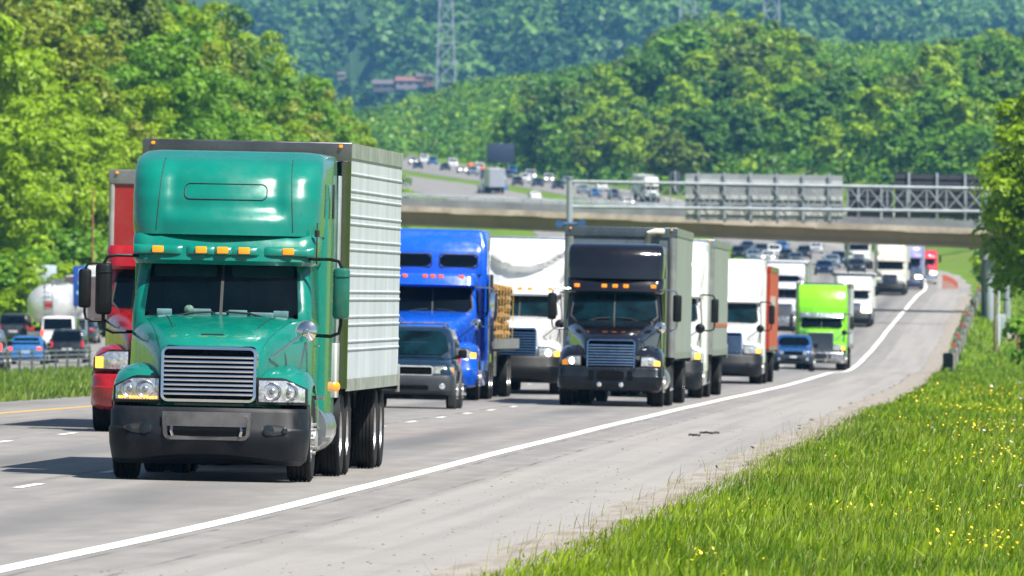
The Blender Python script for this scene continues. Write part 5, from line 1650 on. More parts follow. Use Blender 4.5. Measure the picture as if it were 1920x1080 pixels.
SILVF = M('trailer_front_grey', (.30,.315,.325), .35, .4, var=.15, scale=1.5, dirt=.3)
WHITES = side_sheet('white_side', (.52,.54,.53), False, .4, .0)
GREENS = side_sheet('greenish_side', (.26,.295,.28), True, .45, .0, 5)
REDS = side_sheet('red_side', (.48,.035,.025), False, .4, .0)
DKREDF = paint('dark_red_front', (.30,.012,.012), .35, .5)
PW = paint('white_paint', (.58,.59,.60), .32, .6, .10); PW2 = paint('cool_white_paint', (.50,.52,.60), .30, .6, .10); PCR = paint('cream_white_paint', (.60,.58,.52), .3, .6, .1)

ribs = [3.76,3.55,3.455,3.235,3.14,2.93,2.82,2.61,2.51,2.295,2.20,1.985,1.885,1.675,1.575]
gdent = lambda x, z: .075*(1-sstep(.60, .80, abs(x)))*sstep(3.12, 3.30, z)
g, F = make_truck(dict(detail=2, label='green semi truck with teal roof fairing and silver ribbed trailer, nearest the camera', paint=PG, lights=(-.79,-.26,0,.26,.79),
    hs=1.175, zt=3.93, gw=.585, insmat=M('bumper_steel', (.19,.18,.18), .35, .75, var=.25, scale=3, dirt=.2),
    fairing=[(2.95,1.12,2.22),(3.1,1.14,2.25),(3.4,1.15,2.34),(3.65,1.15,2.48),(3.82,1.14,2.68),(3.90,1.12,2.92),(3.93,1.10,3.2)], fr=.36, fbulge=.16, dent=gdent,
    glass=HG, led=True, mirror=(BLACKP, paint('mirror_green', (.003,.11,.075), .4, .4)), bumper=GREYP, barmat=CHROME, hood_mirror=(1,), arch=.085,
    trailer=dict(y0=5.85, L=11.0, w=1.285, z0=1.09, z1=4.12, front=SILVF, side=SILV, ribs=ribs, yw=(7.6, 8.9), nose=TRIMD, corner=POLISH, trim=M('dull_rail', (.36,.375,.37), .42, .5, var=.2, scale=2, dirt=.4))))
place(g, 148.8, -1.995, math.atan(.049))
# seams, hatch outline, interior and small fittings of the green truck
fa = next(c for c in g.children if c.name.startswith('roof_fairing')); ff = F['ffront']
def surf_line(name, pts, r, mat, par):
    m = MB(); m.tube([(x, ff(x, z)-.004, z) for x, z in pts], r, 5); return m.build(name, mat, par)
for sx in (-1, 1): surf_line('panel_seam', [(sx*lerp(.83, .775, k/12), lerp(3.0, 3.88, k/12)) for k in range(13)], .005, SEAL, fa)
hx_, hz0_, hz1_, rr_ = .50, 3.38, 3.57, .07
pts = []
for cx, cz, a in ((1,1,0),(-1,1,90),(-1,-1,180),(1,-1,270)):
    for k in range(6):
        tt = R(a+90*k/5); pts.append((cx*(hx_-rr_)+rr_*math.cos(tt), (hz1_-rr_ if cz > 0 else hz0_+rr_)+rr_*math.sin(tt)))
dense = []
for (a0, b0), (a1, b1) in zip(pts, pts[1:]+pts[:1]):
    n_ = max(1, int(math.hypot(a1-a0, b1-b0)/.06))
    dense += [(lerp(a0, a1, i/n_), lerp(b0, b1, i/n_)) for i in range(n_)]
surf_line('hatch_outline', dense+[dense[0]], .006, SEAL, fa)
INT = M('cab_interior', (.007,.010,.014), .7, var=.3); PAPER = M('paper', (.80,.84,.82), .7, var=.15, scale=9); DASH = M('dashboard', (.035,.06,.07), .6, var=.2, scale=4)
m = MB(); m.box(-.98, .98, 3.30, 3.34, 1.2, 2.85); m.box(-.98, .98, 2.35, 3.3, 2.60, 2.64); m.box(-.98, .98, 2.0, 3.3, 1.2, 1.25); m.box(-.99, -.96, 2.45, 3.3, 1.2, 2.64); m.box(.96, .99, 2.45, 3.3, 1.2, 2.64); m.build('cab_lining', INT, g, smooth=0)
m = MB(); m.rbox(-.95, .95, 2.06, 2.62, 1.70, 1.965, .06, 3, 'x'); db_ = m.build('dashboard', DASH, g)
for x0, x1, y0, y1, h, a in ((-.36,-.14,2.12,2.24,.055,0), (-.12,.05,2.10,2.2,.03,0), (.08,.30,2.08,2.2,.05,0), (.34,.62,2.12,2.24,.035,0), (.62,.80,2.14,2.22,.05,0), (-.80,-.62,2.2,2.3,.05,0)):
    m = MB(); m.rbox(x0, x1, y0, y1, 1.965, 1.965+h*1.6, .012); m.build('paper', PAPER, db_)
m = MB(); m.disc((-.40, 2.12, 2.035), .062, (0,-1,0), 16, .03); m.build('dial', M('dial', (.75,.68,.5), .4, var=.3, scale=30), db_)
m = MB(); m.tube([(-.52+.22*math.cos(t*math.pi/10), 2.62+.08*math.sin(t*math.pi/10), 2.06+.20*math.sin(t*math.pi/10)) for t in range(21)], .017, 6); m.build('steering_wheel', INT, g)
for sx in (-1, 1):
    m = MB(); m.rbox(sx*.50-.27, sx*.50+.27, 3.0, 3.2, 1.5, 2.45, .1, 4); m.build('seat', M('seat_cloth', (.02,.028,.04), .8, var=.3), g)
    m = MB(); m.rbox(sx*.47-.38, sx*.47+.38, 2.40, 2.44, 2.44, 2.585, .04, 3, 'y'); m.build('sun_visor', M('visor_grey', (.05,.075,.09), .7), g)
m = MB(); m.rbox(1.16, 1.20, 5.28, 5.85, .98, 1.66, .015); m.build('side_extender', PW, g)
m = MB(); m.rbox(1.17, 1.20, 5.28, 5.62, 1.66, 3.72, .012); m.build('side_extender', M('pale_extender', (.40,.44,.46), .35, .3), g)
m = MB(); m.rbox(1.205, 1.225, 3.72, 3.9, 3.18, 3.6, .008, 2, 'x'); m.build('sleeper_vent', SEAL, g)
m = MB(); m.cyl((1.12, 2.3, 2.62), (1.12, 2.3, 3.12), .010, .006, 6); m.cyl((1.12, 2.3, 2.95), (1.12, 2.3, 3.03), .03, None, 8); m.build('antenna', SEAL, g)
for sx in (-1, 1):
    m = MB(); m.tube([(sx*1.12, 2.72, 1.62), (sx*1.135, 2.76, 1.63), (sx*1.135, 2.90, 1.63), (sx*1.12, 2.94, 1.62)], .014, 5); m.build('door_handle', CHROME, g)
for x, y in ((1.215, 5.15), (1.215, 5.0)):
    m = MB(); m.disc((x, y, 1.12), .06, (.7,-.7,0), 12, .03); m.build('side_lamp', AMB, g)
m = MB(); m.box(1.10, 1.34, 1.95, 2.15, .48, .53); m.box(1.10, 1.26, 1.95, 2.15, .98, 1.03); m.build('step', CHROMED, g, smooth=0)
m = MB(); m.tube([(-.14,.62,1.725), (-.13,.60,1.75), (.13,.60,1.75), (.14,.62,1.725)], .012, 5); m.build('hood_handle', SEAL, g)

from mathutils.bvhtree import BVHTree
hd_ = next(c for c in g.children if c.name.startswith('hood'))
bv = BVHTree.FromPolygons([v.co for v in hd_.data.vertices], [tuple(p.vertices) for p in hd_.data.polygons])
def hood_line(name, pts, r, mat):
    q = []
    for x, y in pts:
        h = bv.ray_cast(Vector((x, y, 4)), Vector((0, 0, -1)))[0]
        if h: q.append(h + Vector((0, 0, .003)))
    m = MB(); m.tube(q, r, 5); return m.build(name, mat, hd_)
for sx in (-1, 1):
    hood_line('hood_seam', [(sx*lerp(.66, .43, k/14), lerp(1.95, .50, k/14)) for k in range(10)], .006, SEAL)
    hood_line('hood_seam', [(sx*lerp(.90, .60, k/14), lerp(1.95, .36, k/14)) for k in range(15)], .004, M('seam_green', (.0,.06,.042), .5))
for sx in (-1, 1):
    m = MB()
    for k in range(16): m.disc((sx*(1.285-.27), 5.80, 3.78-.155*k), .014, (0,-1,0), 6, .008)
    m.build('rivet_row', CHROMED, g)
m = MB()
for k in range(15): m.disc((1.178+.003*k*0, 4.55, 3.7-.19*k), .016, (1,0,0), 6, .010)
m.build('rivet_row', CHROMED, g)

# red truck half hidden behind it
PR = paint('red_paint', (.29, .004, .007), .28, .9, .08)
r, _ = make_truck(dict(detail=1, label='red semi truck mostly hidden behind the green one, with a dark red trailer', paint=PR, bumper=PR, insert=False, fogs=False, bt=.92, bb=.36, ind_on=(-1,), indicator=True,
    sleeper=False, mirror=(BLACKP, BLACKP), hood_mirror=(), lights=(), hz=(1.0,1.26),
    trailer=dict(y0=5.75, L=14.5, w=1.32, z1=4.2, front=DKREDF, side=REDS, corner=M('grey_corner', (.36,.36,.36), .4, .4), cr=.05, nose=TRIM, yw=(11.2, 12.5))))
place(r, 197.5, -6.05, math.atan(.034))

# blue truck with flatbed
PB = paint('blue_paint', (.004, .085, .56), .26, 1., .04)
bl, FB = make_truck(dict(detail=1, label='bright blue semi truck with two dark sleeper windows pulling a timber flatbed', paint=PB, bumper=PB, insert=False, fogs=False, bt=1.0, bb=.30, zw=(2.10, 2.70), zv=3.02, brow=True, lights=(-.67,-.19,0,.19,.67), zl=2.93, lamp=REDO,
    hw=1.05, hs=1.22, zt=4.02, fairing=[(2.95,1.14,3.30),(3.3,1.18,3.34),(3.55,1.20,3.42),(3.8,1.18,3.62),(4.02,1.10,3.95)], fr=.26, fbulge=.10, roof_windows=((-.98,-.12,3.18,3.46),(.10,.98,3.18,3.46)),
    zg=1.72, lit=(1,), ind_on=(1,), stacks=((1.30,3.25,.9,3.0,.085), (-1.30,3.25,.9,3.0,.085)), mirror=(CHROME, CHROME), armmat=CHROMED, skirt=PB, hmm=CHROME,
    trailer=dict(flat=True, y0=6.0, L=14.6, front=CHROMED, side=M('deck_grey', (.30,.28,.25), .6, .2, dirt=.4), yw=(11.0, 12.3))))
place(bl, 295, -6.38)
TIM = M('sawn_timber', (.27,.145,.06), .8, var=.55, scale=1.4); TIM2 = M('bark_timber', (.20,.085,.03), .9, var=.5, scale=2.0)
mw = bl.matrix_basis.copy()
for i, (y0, ln, lab) in enumerate(((6.9, 3.4, 'bundle of rough tan timber strapped on the flatbed right behind the blue cab'), (10.6, 3.2, 'middle bundle of rough brown timber on the blue truck\'s flatbed'), (14.1, 3.6, 'rearmost bundle of rough timber on the blue truck\'s flatbed'))):
    o = empty('timber_bundle'); tag(o, lab, 'timber', 'timber bundles on the flatbed'); o.matrix_basis = mw @ Matrix.Translation((0, y0, 1.44))
    rq = random.Random(20+i)
    a, b2 = MB(), MB()
    for lv in range(6):
        for k in range(9):
            x = -1.14+k*.285+rq.uniform(-.03,.03); z = .13+lv*.215; mm = a if rq.random() < .55 else b2
            rr2 = rq.uniform(.10, .135); e0, e1 = rq.uniform(-.25,.25), rq.uniform(-.25,.25)
            mm.cyl((x, e0, z), (x+rq.uniform(-.04,.04), ln+e1, z), rr2, rr2*rq.uniform(.75,1), 8)
    a.build('pale_timber', TIM, o); b2.build('dark_timber', TIM2, o)
    for yy in (.7, ln-.7):
        m = MB(); m.loft([[(x, yy-.03, z), (x, yy+.03, z), (x*1.01, yy+.03, z+.012), (x*1.01, yy-.03, z+.012)] for x, z in ((-1.29,0),(-1.30,1.30),(-.6,1.40),(.6,1.40),(1.30,1.30),(1.29,0))], True, True, True); m.build('strap', M('strap_yellow', (.5,.35,.03), .7), o)

# white swoosh-roof truck behind the flatbed
def swoosh(x, z): return .24*(1-sstep(3.26+.36*x*x-.10, 3.26+.36*x*x+.10, z)) - .05*sstep(3.55, 3.75, z)
w1, _ = make_truck(dict(detail=1, label='white semi truck with a swooping roof fairing, between the flatbed and the black truck', paint=PW, bumper=BLACKP, insert=False, fogs=False, zw=(2.02,2.60), zv=2.86, zl=2.76, bt=1.0, bb=.30, br=.5,
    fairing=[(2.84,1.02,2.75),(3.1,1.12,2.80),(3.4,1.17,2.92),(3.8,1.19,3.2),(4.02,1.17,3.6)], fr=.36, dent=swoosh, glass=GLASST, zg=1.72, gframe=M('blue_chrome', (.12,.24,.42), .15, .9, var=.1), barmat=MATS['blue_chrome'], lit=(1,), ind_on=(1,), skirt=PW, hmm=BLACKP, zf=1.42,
    trailer=dict(y0=5.8, L=15.4, front=M('pale_front', (.45,.47,.48), .4, .2, dirt=.2), side=GREENS, nose=M('bluish_rail', (.22,.27,.32), .4, .4), yw=(12.2, 13.5))))
place(w1, 325, -5.55)

# black truck
PK = paint('black_paint', (.0045, .004, .0065), .14, 1., .015)
BC = M('black_chrome', (.012,.016,.022), .25, .5, var=.15, scale=1.5); BLC = M('sky_chrome', (.30,.46,.70), .18, 1., var=.1)
k, _ = make_truck(dict(detail=1, label='black semi truck with a boxy dark roof and blue-tinted chrome grille', paint=PK, bumper=BC, insert=False, slots=True, fogs=False, br=.16, bbulge=.05, bt=.90, bb=.34, arch=0, zw=(1.98,2.62), zv=2.95, zl=2.76, lights=(-.88,-.25,0,.25,.88),
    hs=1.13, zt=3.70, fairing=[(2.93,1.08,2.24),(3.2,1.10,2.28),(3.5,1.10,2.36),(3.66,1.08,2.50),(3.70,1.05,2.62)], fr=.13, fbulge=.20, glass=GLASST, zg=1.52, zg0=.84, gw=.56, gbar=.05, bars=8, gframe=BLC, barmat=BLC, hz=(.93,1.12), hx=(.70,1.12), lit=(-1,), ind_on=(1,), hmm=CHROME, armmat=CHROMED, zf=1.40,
    trailer=dict(y0=5.7, L=14.4, front=M('pale_blue_front', (.13,.165,.20), .35, .2, dirt=.1), side=GREENS, nose=M('black_rail', (.11,.14,.17), .3, .6), yw=(11.4, 12.7), r=.1)))
place(k, 285, -1.72)
for c in k.children:
    if c.name.startswith('trailer'):
        m = MB(); m.tube([(.62, 5.6, 3.78), (.66, 5.5, 4.02), (.80, 5.5, 4.06), (.98, 5.62, 4.06)], .07, 8); m.build('air_duct', M('duct_cream', (.62,.56,.48), .5), c)

# white truck tucked behind the black one
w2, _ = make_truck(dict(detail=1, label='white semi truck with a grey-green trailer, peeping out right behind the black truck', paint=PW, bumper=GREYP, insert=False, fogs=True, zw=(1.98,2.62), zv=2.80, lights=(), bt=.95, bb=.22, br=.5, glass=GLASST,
    fairing=[(2.78,1.05,2.36),(3.1,1.10,2.45),(3.5,1.14,2.68),(3.85,1.15,3.0),(4.0,1.12,3.3)], fr=.45, zg=1.66, gframe=BLC, barmat=BLC, ind_on=(1,), hmm=BLACKP, skirt=PW, hz=(1.0,1.24),
    trailer=dict(y0=5.75, L=15.0, front=MATS['pale_front'], side=GREENS, nose=MATS['bluish_rail'], yw=(11.6, 12.9))))
place(w2, 322, -1.80)
for c in w2.children:
    if c.name.startswith('trailer'):
        m = MB(); m.box(1.30, 1.312, 5.9, 20.6, 1.86, 1.95); m.build('red_stripe', paint('stripe_red', (.5,.06,.05), .5, .2), c, smooth=0)
# next white truck with the red trailer
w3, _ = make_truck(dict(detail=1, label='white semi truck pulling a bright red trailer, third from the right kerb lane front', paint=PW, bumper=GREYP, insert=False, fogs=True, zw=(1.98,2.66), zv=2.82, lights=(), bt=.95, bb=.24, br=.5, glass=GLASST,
    fairing=[(2.80,1.08,2.36),(3.1,1.12,2.42),(3.5,1.15,2.6),(3.85,1.16,2.9),(4.0,1.12,3.2)], fr=.40, zg=1.66, gframe=BLC, barmat=BLC, ind_on=(1,), hmm=BLACKP, skirt=PW, hz=(1.0,1.22),
    trailer=dict(y0=5.75, L=15.4, z1=3.86, front=REDS, side=REDS, trim=PR, nose=PR, corner=PR, yw=(12.0, 13.3))))
place(w3, 405, -2.05)
w3['label'] = 'white semi truck pulling a bright red trailer, just left of the blue pickup'
for c in w3.children:
    if c.name.startswith('trailer'):
        m = MB()
        for q in range(9): m.box(1.30, 1.315, 7.4+q*.95, 8.0+q*.95, 2.5, 2.78 if q % 2 else 2.9)
        m.build('white_lettering', PW, c, smooth=0)

# lavender white truck with sleeper windows, second lane
w4, _ = make_truck(dict(detail=1, label='lavender-white semi truck with a dark sleeper window, behind the red trailer', paint=PW2, bumper=CHROMED, insert=False, fogs=False, brow=True, lights=(), zw=(1.98,2.55), zv=2.9, zt=4.02,
    fairing=[(2.95,1.14,3.2),(3.3,1.18,3.24),(3.7,1.18,3.4),(4.02,1.12,3.75)], fr=.26, roof_windows=((-1.0,1.0,2.98,3.36),), zg=1.66, hmm=CHROME, stacks=((1.28,3.2,.9,3.4,.08),),
    trailer=dict(y0=5.8, L=14.4, front=MATS['pale_front'], side=GREENS)))
place(w4, 756, -6.2)

# lime truck
PL = paint('lime_paint', (.20, .62, .010), .28, .9, .05)
lm, _ = make_truck(dict(detail=1, label='lime green semi truck with a dark mesh grille, beside the blue pickup', paint=PL, bumper=CHROMED, insert=False, slots=True, fogs=False, br=.2, bt=.86, bb=.34, zw=(2.0,2.50), zv=2.74, zl=2.66, visor_paint=M('visor_chrome', (.40,.45,.52), .25, .8), lights=(-.7,-.2,0,.2,.7), lamp=M('clear_marker', (.7,.72,.75), .2),
    fairing=[(2.74,1.14,2.3),(3.0,1.16,2.32),(3.4,1.17,2.44),(3.8,1.16,2.7),(4.0,1.14,3.0)], fr=.18, fbulge=.12, zg=1.78, zg0=.90, gw=.62, mesh_grille=True, gback=M('mesh_back', (.05,.065,.09), .6), barmat=M('mesh_steel', (.13,.16,.21), .4, .6), gframe=M('grille_surround_grey', (.22,.26,.30), .3, .6), ind_on=(1,), hmm=BLACKP, mirror=(SEAL, SEAL),
    trailer=dict(y0=5.75, L=14.6, front=MATS['pale_front'], side=SILV, yw=(11.5, 12.8))))
place(lm, 592, -1.30)
for sx in (-1, 1):
    m = MB(); m.disc((sx*1.02, 3.35, 4.06), .10, (0,-1,0), 12, .05); m.cyl((sx*1.02, 3.36, 4.06), (sx*1.02, 3.8, 4.06), .09, .05, 10); m.build('air_horn', CHROME, lm)

# blue pickup in front of the lime truck, dark suv in front of the blue truck
pk = make_car(dict(kind='pickup', paint=paint('pickup_blue', (.008,.06,.20), .25, 1., .04), label='dark blue pickup driving just ahead of the lime green truck', dim=dict(w=.88, zr=1.62), plate=True, gsur=M('pickup_trim', (.02,.07,.18), .3), bumper=M('pickup_bumper', (.015,.025,.04), .4)))
place(pk, 557, -2.05)
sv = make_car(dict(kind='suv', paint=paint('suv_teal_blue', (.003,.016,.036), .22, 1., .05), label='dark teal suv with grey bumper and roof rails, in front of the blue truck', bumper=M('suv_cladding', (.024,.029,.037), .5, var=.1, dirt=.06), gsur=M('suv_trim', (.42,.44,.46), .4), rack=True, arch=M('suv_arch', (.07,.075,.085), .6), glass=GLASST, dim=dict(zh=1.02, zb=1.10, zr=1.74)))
place(sv, 265, -5.30)

# trucks further up the road
def far_truck(d, u, label, paint_, **k):
    S = dict(detail=0, label=label, paint=paint_, bumper=k.pop('bumper', GREYP), insert=False, lights=k.pop('lights', (-.6, 0, .6)), zt=k.pop('zt', 3.95), fairing=k.pop('fairing', [(2.95,1.1,2.3),(3.4,1.14,2.5),(3.95,1.14,3.0)]),
             trailer=k.pop('trailer', dict(y0=5.75, L=14.4, front=MATS['pale_front'], side=WHITES)))
    flip = k.pop('flip', False); S.update(k)
    t, _ = make_truck(S); place(t, d, u, flip=flip); return t
far_truck(780, -2.35, 'white low-roofed truck with a bright headlight, close behind the lime truck', PW, bumper=BLACKP, lit=(1,), zt=3.1, zw=(1.75,2.3), zv=2.5, zg=1.5, fairing=[(2.5,1.08,2.3),(2.8,1.1,2.5),(3.1,1.1,2.9)], trailer=dict(y0=5.75, L=8, z1=3.3, front=PW, side=WHITES))
far_truck(955, -2.1, 'cream white semi truck with a dark windscreen, under the bridge\'s right half', PCR, bumper=BLACKP, ind_on=(-1, 1), gframe=M('far_grille', (.05,.07,.11), .4), barmat=MATS['far_grille'])
far_truck(1040, -1.4, 'lavender-blue semi truck behind the cream white one under the bridge', paint('lavender_paint', (.20,.20,.42), .25, .9), bumper=M('navy_bumper', (.03,.04,.08), .3), lit=(1,), hood_paint=paint('navy_paint', (.03,.04,.10), .25, .9), trailer=dict(y0=5.75, L=14, z1=4.05, front=MATS['pale_front'], side=TRIMD))
far_truck(1112, -.2, 'crimson truck on the far right under the bridge, beside the grass', paint('crimson_paint', (.62,.012,.05), .25, .9), bumper=CHROME, lit=(1,), zt=3.0, zv=2.6, zw=(1.8,2.3), fairing=[(2.6,1.1,2.3),(3.0,1.1,2.8)], trailer=None)
far_truck(1300, -4.85, 'white semi truck seen through the gap left of the cream one, under the bridge', PW, bumper=GREYP)
far_truck(1990, u_of(1224, 1990), 'white semi truck on the skyline road, between the gantry chords', PW, bumper=GREYP)
far_truck(2075, oppu(2100)-4.6, 'grey box trailer seen from behind on the distant road\'s left side', M('grey_cab', (.3,.32,.36), .5), flip=True, trailer=dict(y0=5.75, L=11, front=M('grey_rear', (.33,.35,.42), .5), side=WHITES))

# far cars, all with the same outline but their own paint
CP = {k_: paint('car_'+k_, c, .25, .9, .04) for k_, c in dict(navy=(.012,.025,.07), dark=(.02,.022,.03), slate=(.06,.08,.11), steel=(.16,.21,.27), silver=(.45,.47,.5), white=(.72,.73,.75), red=(.42,.02,.03), blue=(.02,.11,.30), black=(.008,.009,.012)).items()}
far = [
 (785,2480,'sedan','navy','navy sedan under the leftmost white van on the skyline road'),
 (900,2420,'van','white','white van directly below the dark sign\'s left leg'),
 (962,2390,'suv','blue','blue suv directly below the dark sign\'s right leg'),
 (996,2280,'van','silver','silver van behind the white suv on the skyline road'),
 (1066,2180,'hatch','steel','steel hatchback hidden partly by the left gantry post'),
 (1130,2090,'suv','white','white suv between the gantry post and the skyline semi'),
 (776,2580,'suv','silver','silver suv tucked in beside the leftmost distant vehicles'),
 (836,2450,'sedan','dark','dark sedan just right of the blue suv on the skyline road'),
 (888,2360,'suv','steel','steel grey suv right of the first orange drum'),
 (940,2250,'sedan','white','white sedan immediately left of the blue cone'),
 (955,2290,'suv','slate','slate suv above the blue cone on the skyline road'),
 (1010,2140,'sedan','navy','navy sedan close behind the left gantry post\'s top'),
 (1030,2210,'suv','silver','silver suv beside the red drum nearest the gantry post'),
 (1048,2110,'sedan','black','black sedan just left of the left gantry post'),
 (1180,1960,'sedan','silver','silver sedan close in front of the skyline semi\'s left side'),
 (1385,1540,'suv','black','black suv partly hidden by the white fairing below the bridge'),
 (1412,1500,'hatch','steel','steel grey hatchback low at the left of the cluster below the bridge'),
 (1452,1570,'suv','white','white suv in the thick of the cluster below the bridge'),
 (1492,1450,'sedan','slate','slate sedan lowest in the cluster below the bridge'),
 (1530,1640,'sedan','silver','silver sedan topmost on the pale pavement below the bridge'),
 (1572,1420,'suv','navy','navy suv left of the white semi under the bridge'),
 (1402,1640,'sedan','navy','navy car leftmost in the cluster below the bridge soffit'),
 (1428,1580,'suv','slate','slate grey suv second from left below the bridge soffit'),
 (1440,1490,'sedan','silver','silver car with bright lamps low in the cluster below the bridge soffit'),
 (1466,1650,'sedan','blue','blue car near the middle of the cluster below the bridge soffit'),
 (1474,1520,'hatch','dark','dark hatchback just right of the silver car below the bridge'),
 (1508,1560,'suv','dark','dark suv with one glinting corner, alone on the right of the cluster'),
 (1545,1190,'sedan','navy','dark blue car with its roof showing above the lime truck'),
 (1560,1330,'sedan','steel','steel blue car between the lime truck and the white semi'),
 (1606,1225,'sedan','dark','dark car just in front of the white semi under the bridge'),
 (1154,2010,'suv','slate','slate suv on the skyline road left of the white semi'),
 (1096,2060,'sedan','steel','grey-blue car just right of the left gantry post'),
 (1118,2025,'sedan','blue','small blue car second right of the left gantry post'),
 (985,2200,'suv','white','white suv right of the navy car on the skyline road'),
 (912,2290,'suv','navy','navy suv in the middle of the skyline road'),
 (926,2330,'sedan','silver','silver car half behind the navy suv on the skyline road'),
 (868,2400,'sedan','silver','silver car between the white van and navy suv on the skyline road'),
 (850,2520,'van','white','white van near the left end of the skyline road'),
 (812,2590,'suv','blue','blue suv at the far left end of the skyline road'),
 (796,2640,'van','white','white van furthest left on the skyline road'),
 (972,2150,'hatch','dark','dark hatchback beside the white suv on the skyline road'),
]
for x, d, kd, pc, lab in far:
    c = make_car(dict(kind=kd, paint=CP[pc], label=lab, detail=0, group='distant oncoming cars', lights_on=pc in ('silver',) and x < 1500))
    place(c, d, u_of(x, d))
# small cars going away on the far left of the distant road
for x, d, kd, pc, lab in ((1000,2010,'sedan','white','white car seen from behind at the distant road\'s near edge'), (905,2080,'sedan','steel','pale blue car seen from behind near the grey trailer')):
    c = make_car(dict(kind=kd, paint=CP[pc], label=lab, detail=0, group='distant cars going away')); place(c, d, u_of(x, d), flip=True)

# ------------------------------------------------------------------ opposite carriageway, seen from behind
for x, d, kd, pc, lab, on in (
  (-20, 506, 'suv', 'navy', 'navy suv cut off by the left edge, its red tail lamp showing', True),
  (60, 613, 'sedan', 'blue', 'bright blue sedan between the navy and black suvs on the left', True),
  (138, 622, 'suv', 'black', 'black suv seen from behind, in front of the silver tanker', False),
  (187, 742, 'sedan', 'silver', 'pale silver-blue car just left of the red truck', False),
  (36, 700, 'suv', 'dark', 'dark suv behind the bright blue sedan on the left', False),
  (122, 668, 'van', 'white', 'white van directly in front of the silver tanker', True),
  (160, 700, 'sedan', 'dark', 'dark sedan partly hidden behind the black suv on the left', False)):
    c = make_car(dict(kind=kd, paint=CP[pc], label=lab, tail_on=on, group='cars on the opposite carriageway')); L_ = KINDS_C[kd]['L']
    place(c, d+L_, u_of(x, d+L_), flip=True)

def tanker(x, d):
    t = empty('tanker_truck'); tag(t, 'silver tanker truck seen from behind on the opposite carriageway', 'tanker')
    TK = M('tank_steel', (.66,.67,.69), .42, .6, var=.1, scale=1.2, dirt=.12)
    r, zc, L = 1.22, 2.28, 11.5
    prof = [(r*.02,-.34),(r*.35,-.31),(r*.62,-.23),(r*.83,-.12),(r*.96,.02),(r,.15)]
    secs = [[(rr*math.cos(2*math.pi*k/28), y, zc+rr*.92*math.sin(2*math.pi*k/28)) for k in range(28)] for rr, y in prof + [(r, L-.2), (r*.6, L)]]
    m = MB(); m.loft(secs, True, True, True)
    for y in (.2, 3.0, 5.8, 8.6): m.loft([[(rr*math.cos(2*math.pi*k/28), yy, zc+rr*.92*math.sin(2*math.pi*k/28)) for k in range(28)] for rr, yy in ((r-.02,y-.05),(r+.035,y-.04),(r+.035,y+.04),(r-.02,y+.05))], True)
    tk = m.build('tank', TK, t)
    m = MB()
    for y in (2.0, 5.0, 8.0): m.cyl((0, y, zc+r*.9), (0, y, zc+r*.92+.28), .30, None, 12)
    m.rbox(-.35, .35, .6, 9.5, zc+r*.92-.02, zc+r*.92+.06, .02); m.build('manhole', CHROMED, tk)
    m = MB()
    for sx in (-1, 1): m.tube([(sx*.22, -.40, .75), (sx*.22, -.42, 2.2), (sx*.22, -.1, 3.4), (sx*.22, .3, 3.55)], .025, 6)
    for q in range(9): m.cyl((-.22, -.41+.02*max(0, q-6)**2, .95+q*.29), (.22, -.41+.02*max(0, q-6)**2, .95+q*.29), .018, None, 6)
    m.build('ladder', CHROMED, t)
    m = MB(); m.box(-1.2, 1.2, -.30, -.12, .60, .82); m.build('bumper', CHROMED, t, smooth=0)
    for sx in (-1, 1):
        m = MB(); m.rbox(sx*.95-.16, sx*.95+.16, -.34, -.28, .88, 1.02, .03, 3, 'y'); m.build('tail_light', REDL, t)
        m = MB(); m.rbox(sx*1.2-.04, sx*1.2+.04, .1, 2.9, .85, 1.10, .03); m.build('fender', CHROMED, t)
        for y in (.85, 2.1):
            for x_ in (1.06, .76):
                w_ = link('wheel', RM_D[sx], t); w_.location = (sx*x_, y, .52); link('tyre', TY_D, w_)
    m = MB(); m.box(-.5, .5, 0, L, .8, 1.25); m.build('chassis', CHAS, t, smooth=0)
    m = MB(); m.rbox(-1.05, 1.05, L+.6, L+2.6, .7, 2.9, .15); m.build('cab', PW, t)
    m = MB(); m.disc((0, -.36, zc), .28, (0,-1,0), 4); m.build('hazard_placard', M('placard_red', (.5,.05,.04), .5), t)
    for sx in (-1, 1):
        w_ = link('wheel', RM_D[sx], t); w_.location = (sx*1.05, L+1.2, .52); link('tyre', TY_D, w_)
    return t
tn = tanker(92, 694); place(tn, 694, u_of(92, 694))
# brown box trailer seen from behind, between the blue sign and the red truck
bx, _ = make_truck(dict(detail=0, label='dark brown trailer seen from behind, below the green truck\'s left mirror', paint=CP['white'], bumper=GREYP, insert=False, lights=(), fairing=[(2.95,1.1,2.3),(3.4,1.14,2.5),(3.95,1.14,3.0)],
    trailer=dict(y0=5.75, L=12, z1=3.6, front=M('brown_rear', (.115,.085,.085), .5, var=.2), side=M('brown_side', (.12,.09,.09), .5), nose=CHAS)))
place(bx, 742, u_of(199, 742), flip=True)
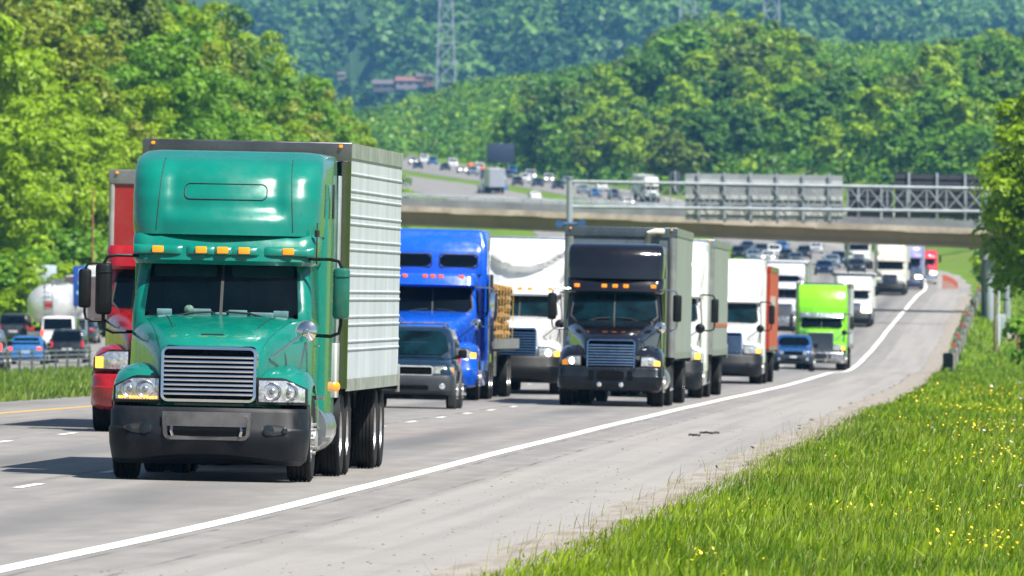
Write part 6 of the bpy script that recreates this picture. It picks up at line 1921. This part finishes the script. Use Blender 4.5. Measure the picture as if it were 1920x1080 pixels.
# ------------------------------------------------------------------ air, light, camera
hz = MB().box(-1500, 1800, -170, 10900, -12, 640)
mh = bpy.data.materials.new('haze_air'); mh.use_nodes = True; nt = mh.node_tree; nt.nodes.clear()
o_ = nt.nodes.new('ShaderNodeOutputMaterial'); pv = nt.nodes.new('ShaderNodeVolumePrincipled')
pv.inputs['Color'].default_value = (.20, .56, 1.0, 1); pv.inputs['Density'].default_value = HAZE; pv.inputs['Anisotropy'].default_value = .0
nt.links.new(pv.outputs[0], o_.inputs['Volume'])
tag(hz.build('haze', mh, smooth=0), kind='stuff')

S = Vector((.46, -.42, 1)).normalized()
el = math.asin(S.z); azm = math.atan2(S.x, S.y)
w = bpy.data.worlds.new('World'); scene.world = w; w.use_nodes = True
nt = w.node_tree; nt.nodes.clear()
wo = nt.nodes.new('ShaderNodeOutputWorld'); bg = nt.nodes.new('ShaderNodeBackground'); sk = nt.nodes.new('ShaderNodeTexSky')
sk.sky_type = 'NISHITA'; sk.sun_disc = False; sk.sun_elevation = el; sk.sun_rotation = azm; sk.air_density = 1.0; sk.dust_density = .8; sk.ozone_density = 1.2
bg.inputs['Strength'].default_value = SKY
nt.links.new(sk.outputs[0], bg.inputs[0]); nt.links.new(bg.outputs[0], wo.inputs[0])
sl = bpy.data.lights.new('sun', 'SUN'); sl.energy = SUN; sl.angle = R(.53); sl.color = (1, .955, .88)
so = bpy.data.objects.new('sun', sl); COL.objects.link(so)
so.rotation_euler = S.to_track_quat('Z', 'Y').to_euler(); so.location = (60, -40, 120)

cd = bpy.data.cameras.new('camera'); cam = bpy.data.objects.new('camera', cd); COL.objects.link(cam)
cd.sensor_width = 36; cd.lens = 36*FPX/1920
cd.clip_start = 1; cd.clip_end = 16000
cam.location = (0, 0, EYE)
cam.rotation_euler = (R(90) + math.atan((HOR-540)/FPX), 0, 0)
cd.dof.use_dof = True; cd.dof.focus_distance = 143; cd.dof.aperture_fstop = 9.5; cd.dof.aperture_blades = 9
scene.camera = cam
scene.view_settings.view_transform = 'Standard'; scene.view_settings.look = 'None'
scene.view_settings.exposure = EXPO; scene.view_settings.gamma = 1
scene.render.engine = 'CYCLES'
cy = scene.cycles
cy.use_denoising = True
cy.max_bounces = 6; cy.diffuse_bounces = 2; cy.glossy_bounces = 3; cy.transmission_bounces = 4; cy.transparent_max_bounces = 6; cy.volume_bounces = 0
cy.caustics_reflective = False; cy.caustics_refractive = False
cy.sample_clamp_indirect = 6
try:
    cy.denoiser = 'OPENIMAGEDENOISE'
except Exception:
    pass
